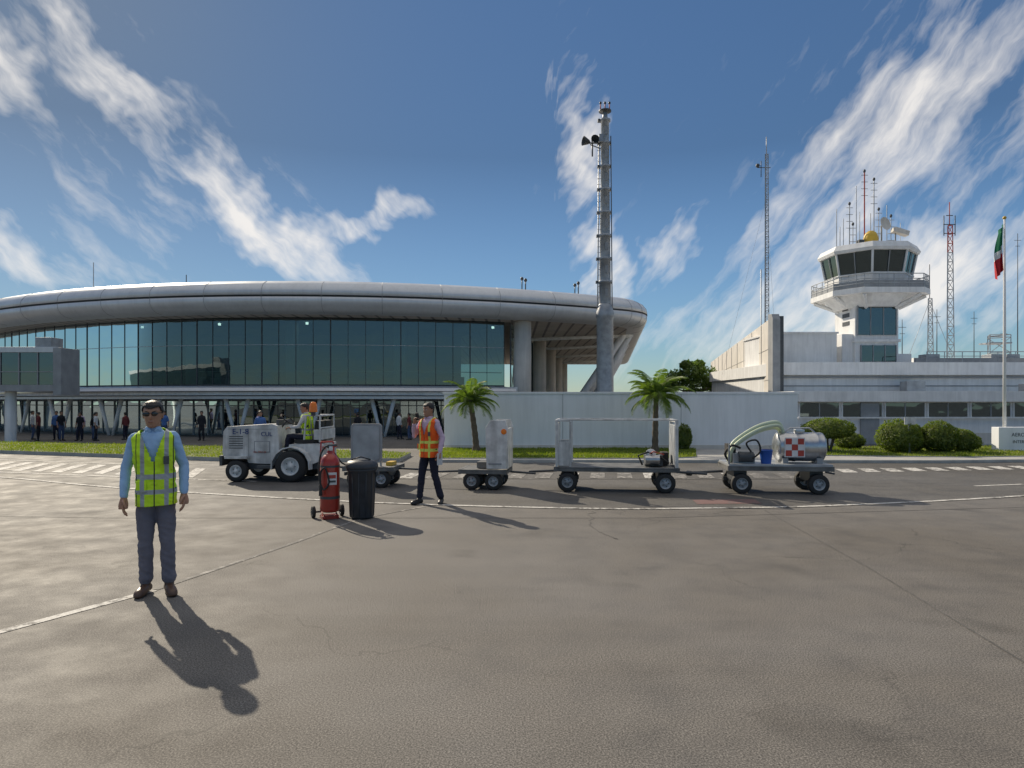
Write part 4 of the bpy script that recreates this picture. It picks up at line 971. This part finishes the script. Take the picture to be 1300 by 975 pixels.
for (a0,e0,a1,e1,wdt,amp) in caps:
    Ln=math.hypot(a1-a0,e1-e0); ux,uy=(a1-a0)/Ln,(e1-e0)/Ln; hx=Ln*.62+wdt*.2; mx_,my_=(a0+a1)/2,(e0+e1)/2
    u=lin(wmx,wmy,ux/hx,uy/hx,-(mx_*ux+my_*uy)/hx); v=lin(wmx,wmy,-uy/wdt,ux/wdt,(mx_*uy-my_*ux)/wdt)
    o=mth(nt,'MULTIPLY_ADD',u,u,mth(nt,'MULTIPLY_ADD',v,v,-math.log(amp))); mk_=o if mk_ is None else mth(nt,'MINIMUM',mk_,o)
mk_=mth(nt,'EXPONENT',mth(nt,'MULTIPLY',mk_,-1))
side=mth(nt,'MULTIPLY_ADD',az,.2,.2,clamp=True)
def rotc(ang,sx,sy):
    c_,s_=math.cos(ang),math.sin(ang); return lin(wfx,wfy,c_/sx,s_/sx,0),lin(wfx,wfy,-s_/sy,c_/sy,0)
ax_,ay_=rotc(R(-40),7,2.1); bx_,by_=rotc(R(50),8,2.0)
def mixf(a,b): return mth(nt,'MULTIPLY_ADD',mth(nt,'SUBTRACT',b,a),side,a)
cv=nt.nodes.new("ShaderNodeCombineXYZ"); L(nt,mixf(ax_,bx_),cv.inputs[0]); L(nt,mixf(ay_,by_),cv.inputs[1])
nw=nt.nodes.new("ShaderNodeTexNoise"); nw.noise_dimensions='2D'; nw.inputs["Scale"].default_value=1.0; nw.inputs["Detail"].default_value=6; nw.inputs["Roughness"].default_value=.60; L(nt,cv.outputs[0],nw.inputs["Vector"])
n1=nw.outputs["Fac"]
den=mth(nt,'MULTIPLY',mth(nt,'ADD',mth(nt,'MULTIPLY_ADD',mth(nt,'SUBTRACT',n1,.5),1.8,-.36),mth(nt,'MULTIPLY',mk_,1.05)),1.12,clamp=True)
den=mth(nt,'MULTIPLY',den,mth(nt,'SQRT',mk_,clamp=True),clamp=True)
den=mth(nt,'MULTIPLY',den,mth(nt,'MULTIPLY',elv,.4,clamp=True))
fill_veil=mth(nt,'MULTIPLY',mth(nt,'MULTIPLY',mth(nt,'SUBTRACT',elv,36),.05,clamp=True),mth(nt,'ADD',n1,.40),clamp=True)  # bright cloud layer added overhead, out of view, to raise the ambient fill
den=mth(nt,'MAXIMUM',den,fill_veil)
dl=nt.nodes.new("ShaderNodeVectorMath"); dl.operation='DOT_PRODUCT'; L(nt,sky.outputs[0],dl.inputs[0]); dl.inputs[1].default_value=(.25,.6,.15)
fcomp=mth(nt,'DIVIDE',1,mth(nt,'MULTIPLY_ADD',mth(nt,'MAXIMUM',mth(nt,'SUBTRACT',dl.outputs["Value"],2),0),.26,1))
hgt=mth(nt,'SUBTRACT',1.22,mth(nt,'MULTIPLY',mth(nt,'MULTIPLY',elv,.05,clamp=True),.68))
sc_=mth(nt,'MULTIPLY',fcomp,hgt)
vs_=nt.nodes.new("ShaderNodeVectorMath"); vs_.operation='SCALE'; L(nt,sky.outputs[0],vs_.inputs[0]); L(nt,sc_,vs_.inputs["Scale"])
skyc=mixc(nt,1.0,vs_.outputs[0],(.82,1.02,1.18),'MULTIPLY')
cl=mixc(nt,mth(nt,'MULTIPLY',den,.9),skyc,(7.0,6.7,6.35))
L(nt,cl,bg.inputs["Color"]); bg.inputs["Strength"].default_value=.138
sd_=bpy.data.lights.new('sun','SUN'); sd_.energy=5.0; sd_.angle=R(.5); sd_.color=(1,.88,.70)
so_=bpy.data.objects.new('sun',sd_); scene.collection.objects.link(so_)
a_=R(SUN_AZ); dirs=Vector((math.sin(a_)*math.cos(R(SUN_EL)),math.cos(a_)*math.cos(R(SUN_EL)),math.sin(R(SUN_EL))))
so_.rotation_euler=dirs.to_track_quat('Z','Y').to_euler(); so_.location=(0,0,30)
# ---------------------------------------------------------------- camera
cd=bpy.data.cameras.new('camera'); cam=bpy.data.objects.new('camera',cd); scene.collection.objects.link(cam); scene.camera=cam
cam.location=(0,0,1.72); cam.rotation_euler=(R(90),0,0); cd.lens=23.54; cd.sensor_width=36; cd.shift_y=22.5/1300; cd.clip_end=6000; cd.clip_start=.05
scene.view_settings.view_transform='Standard'; scene.view_settings.look='None'; scene.view_settings.exposure=0
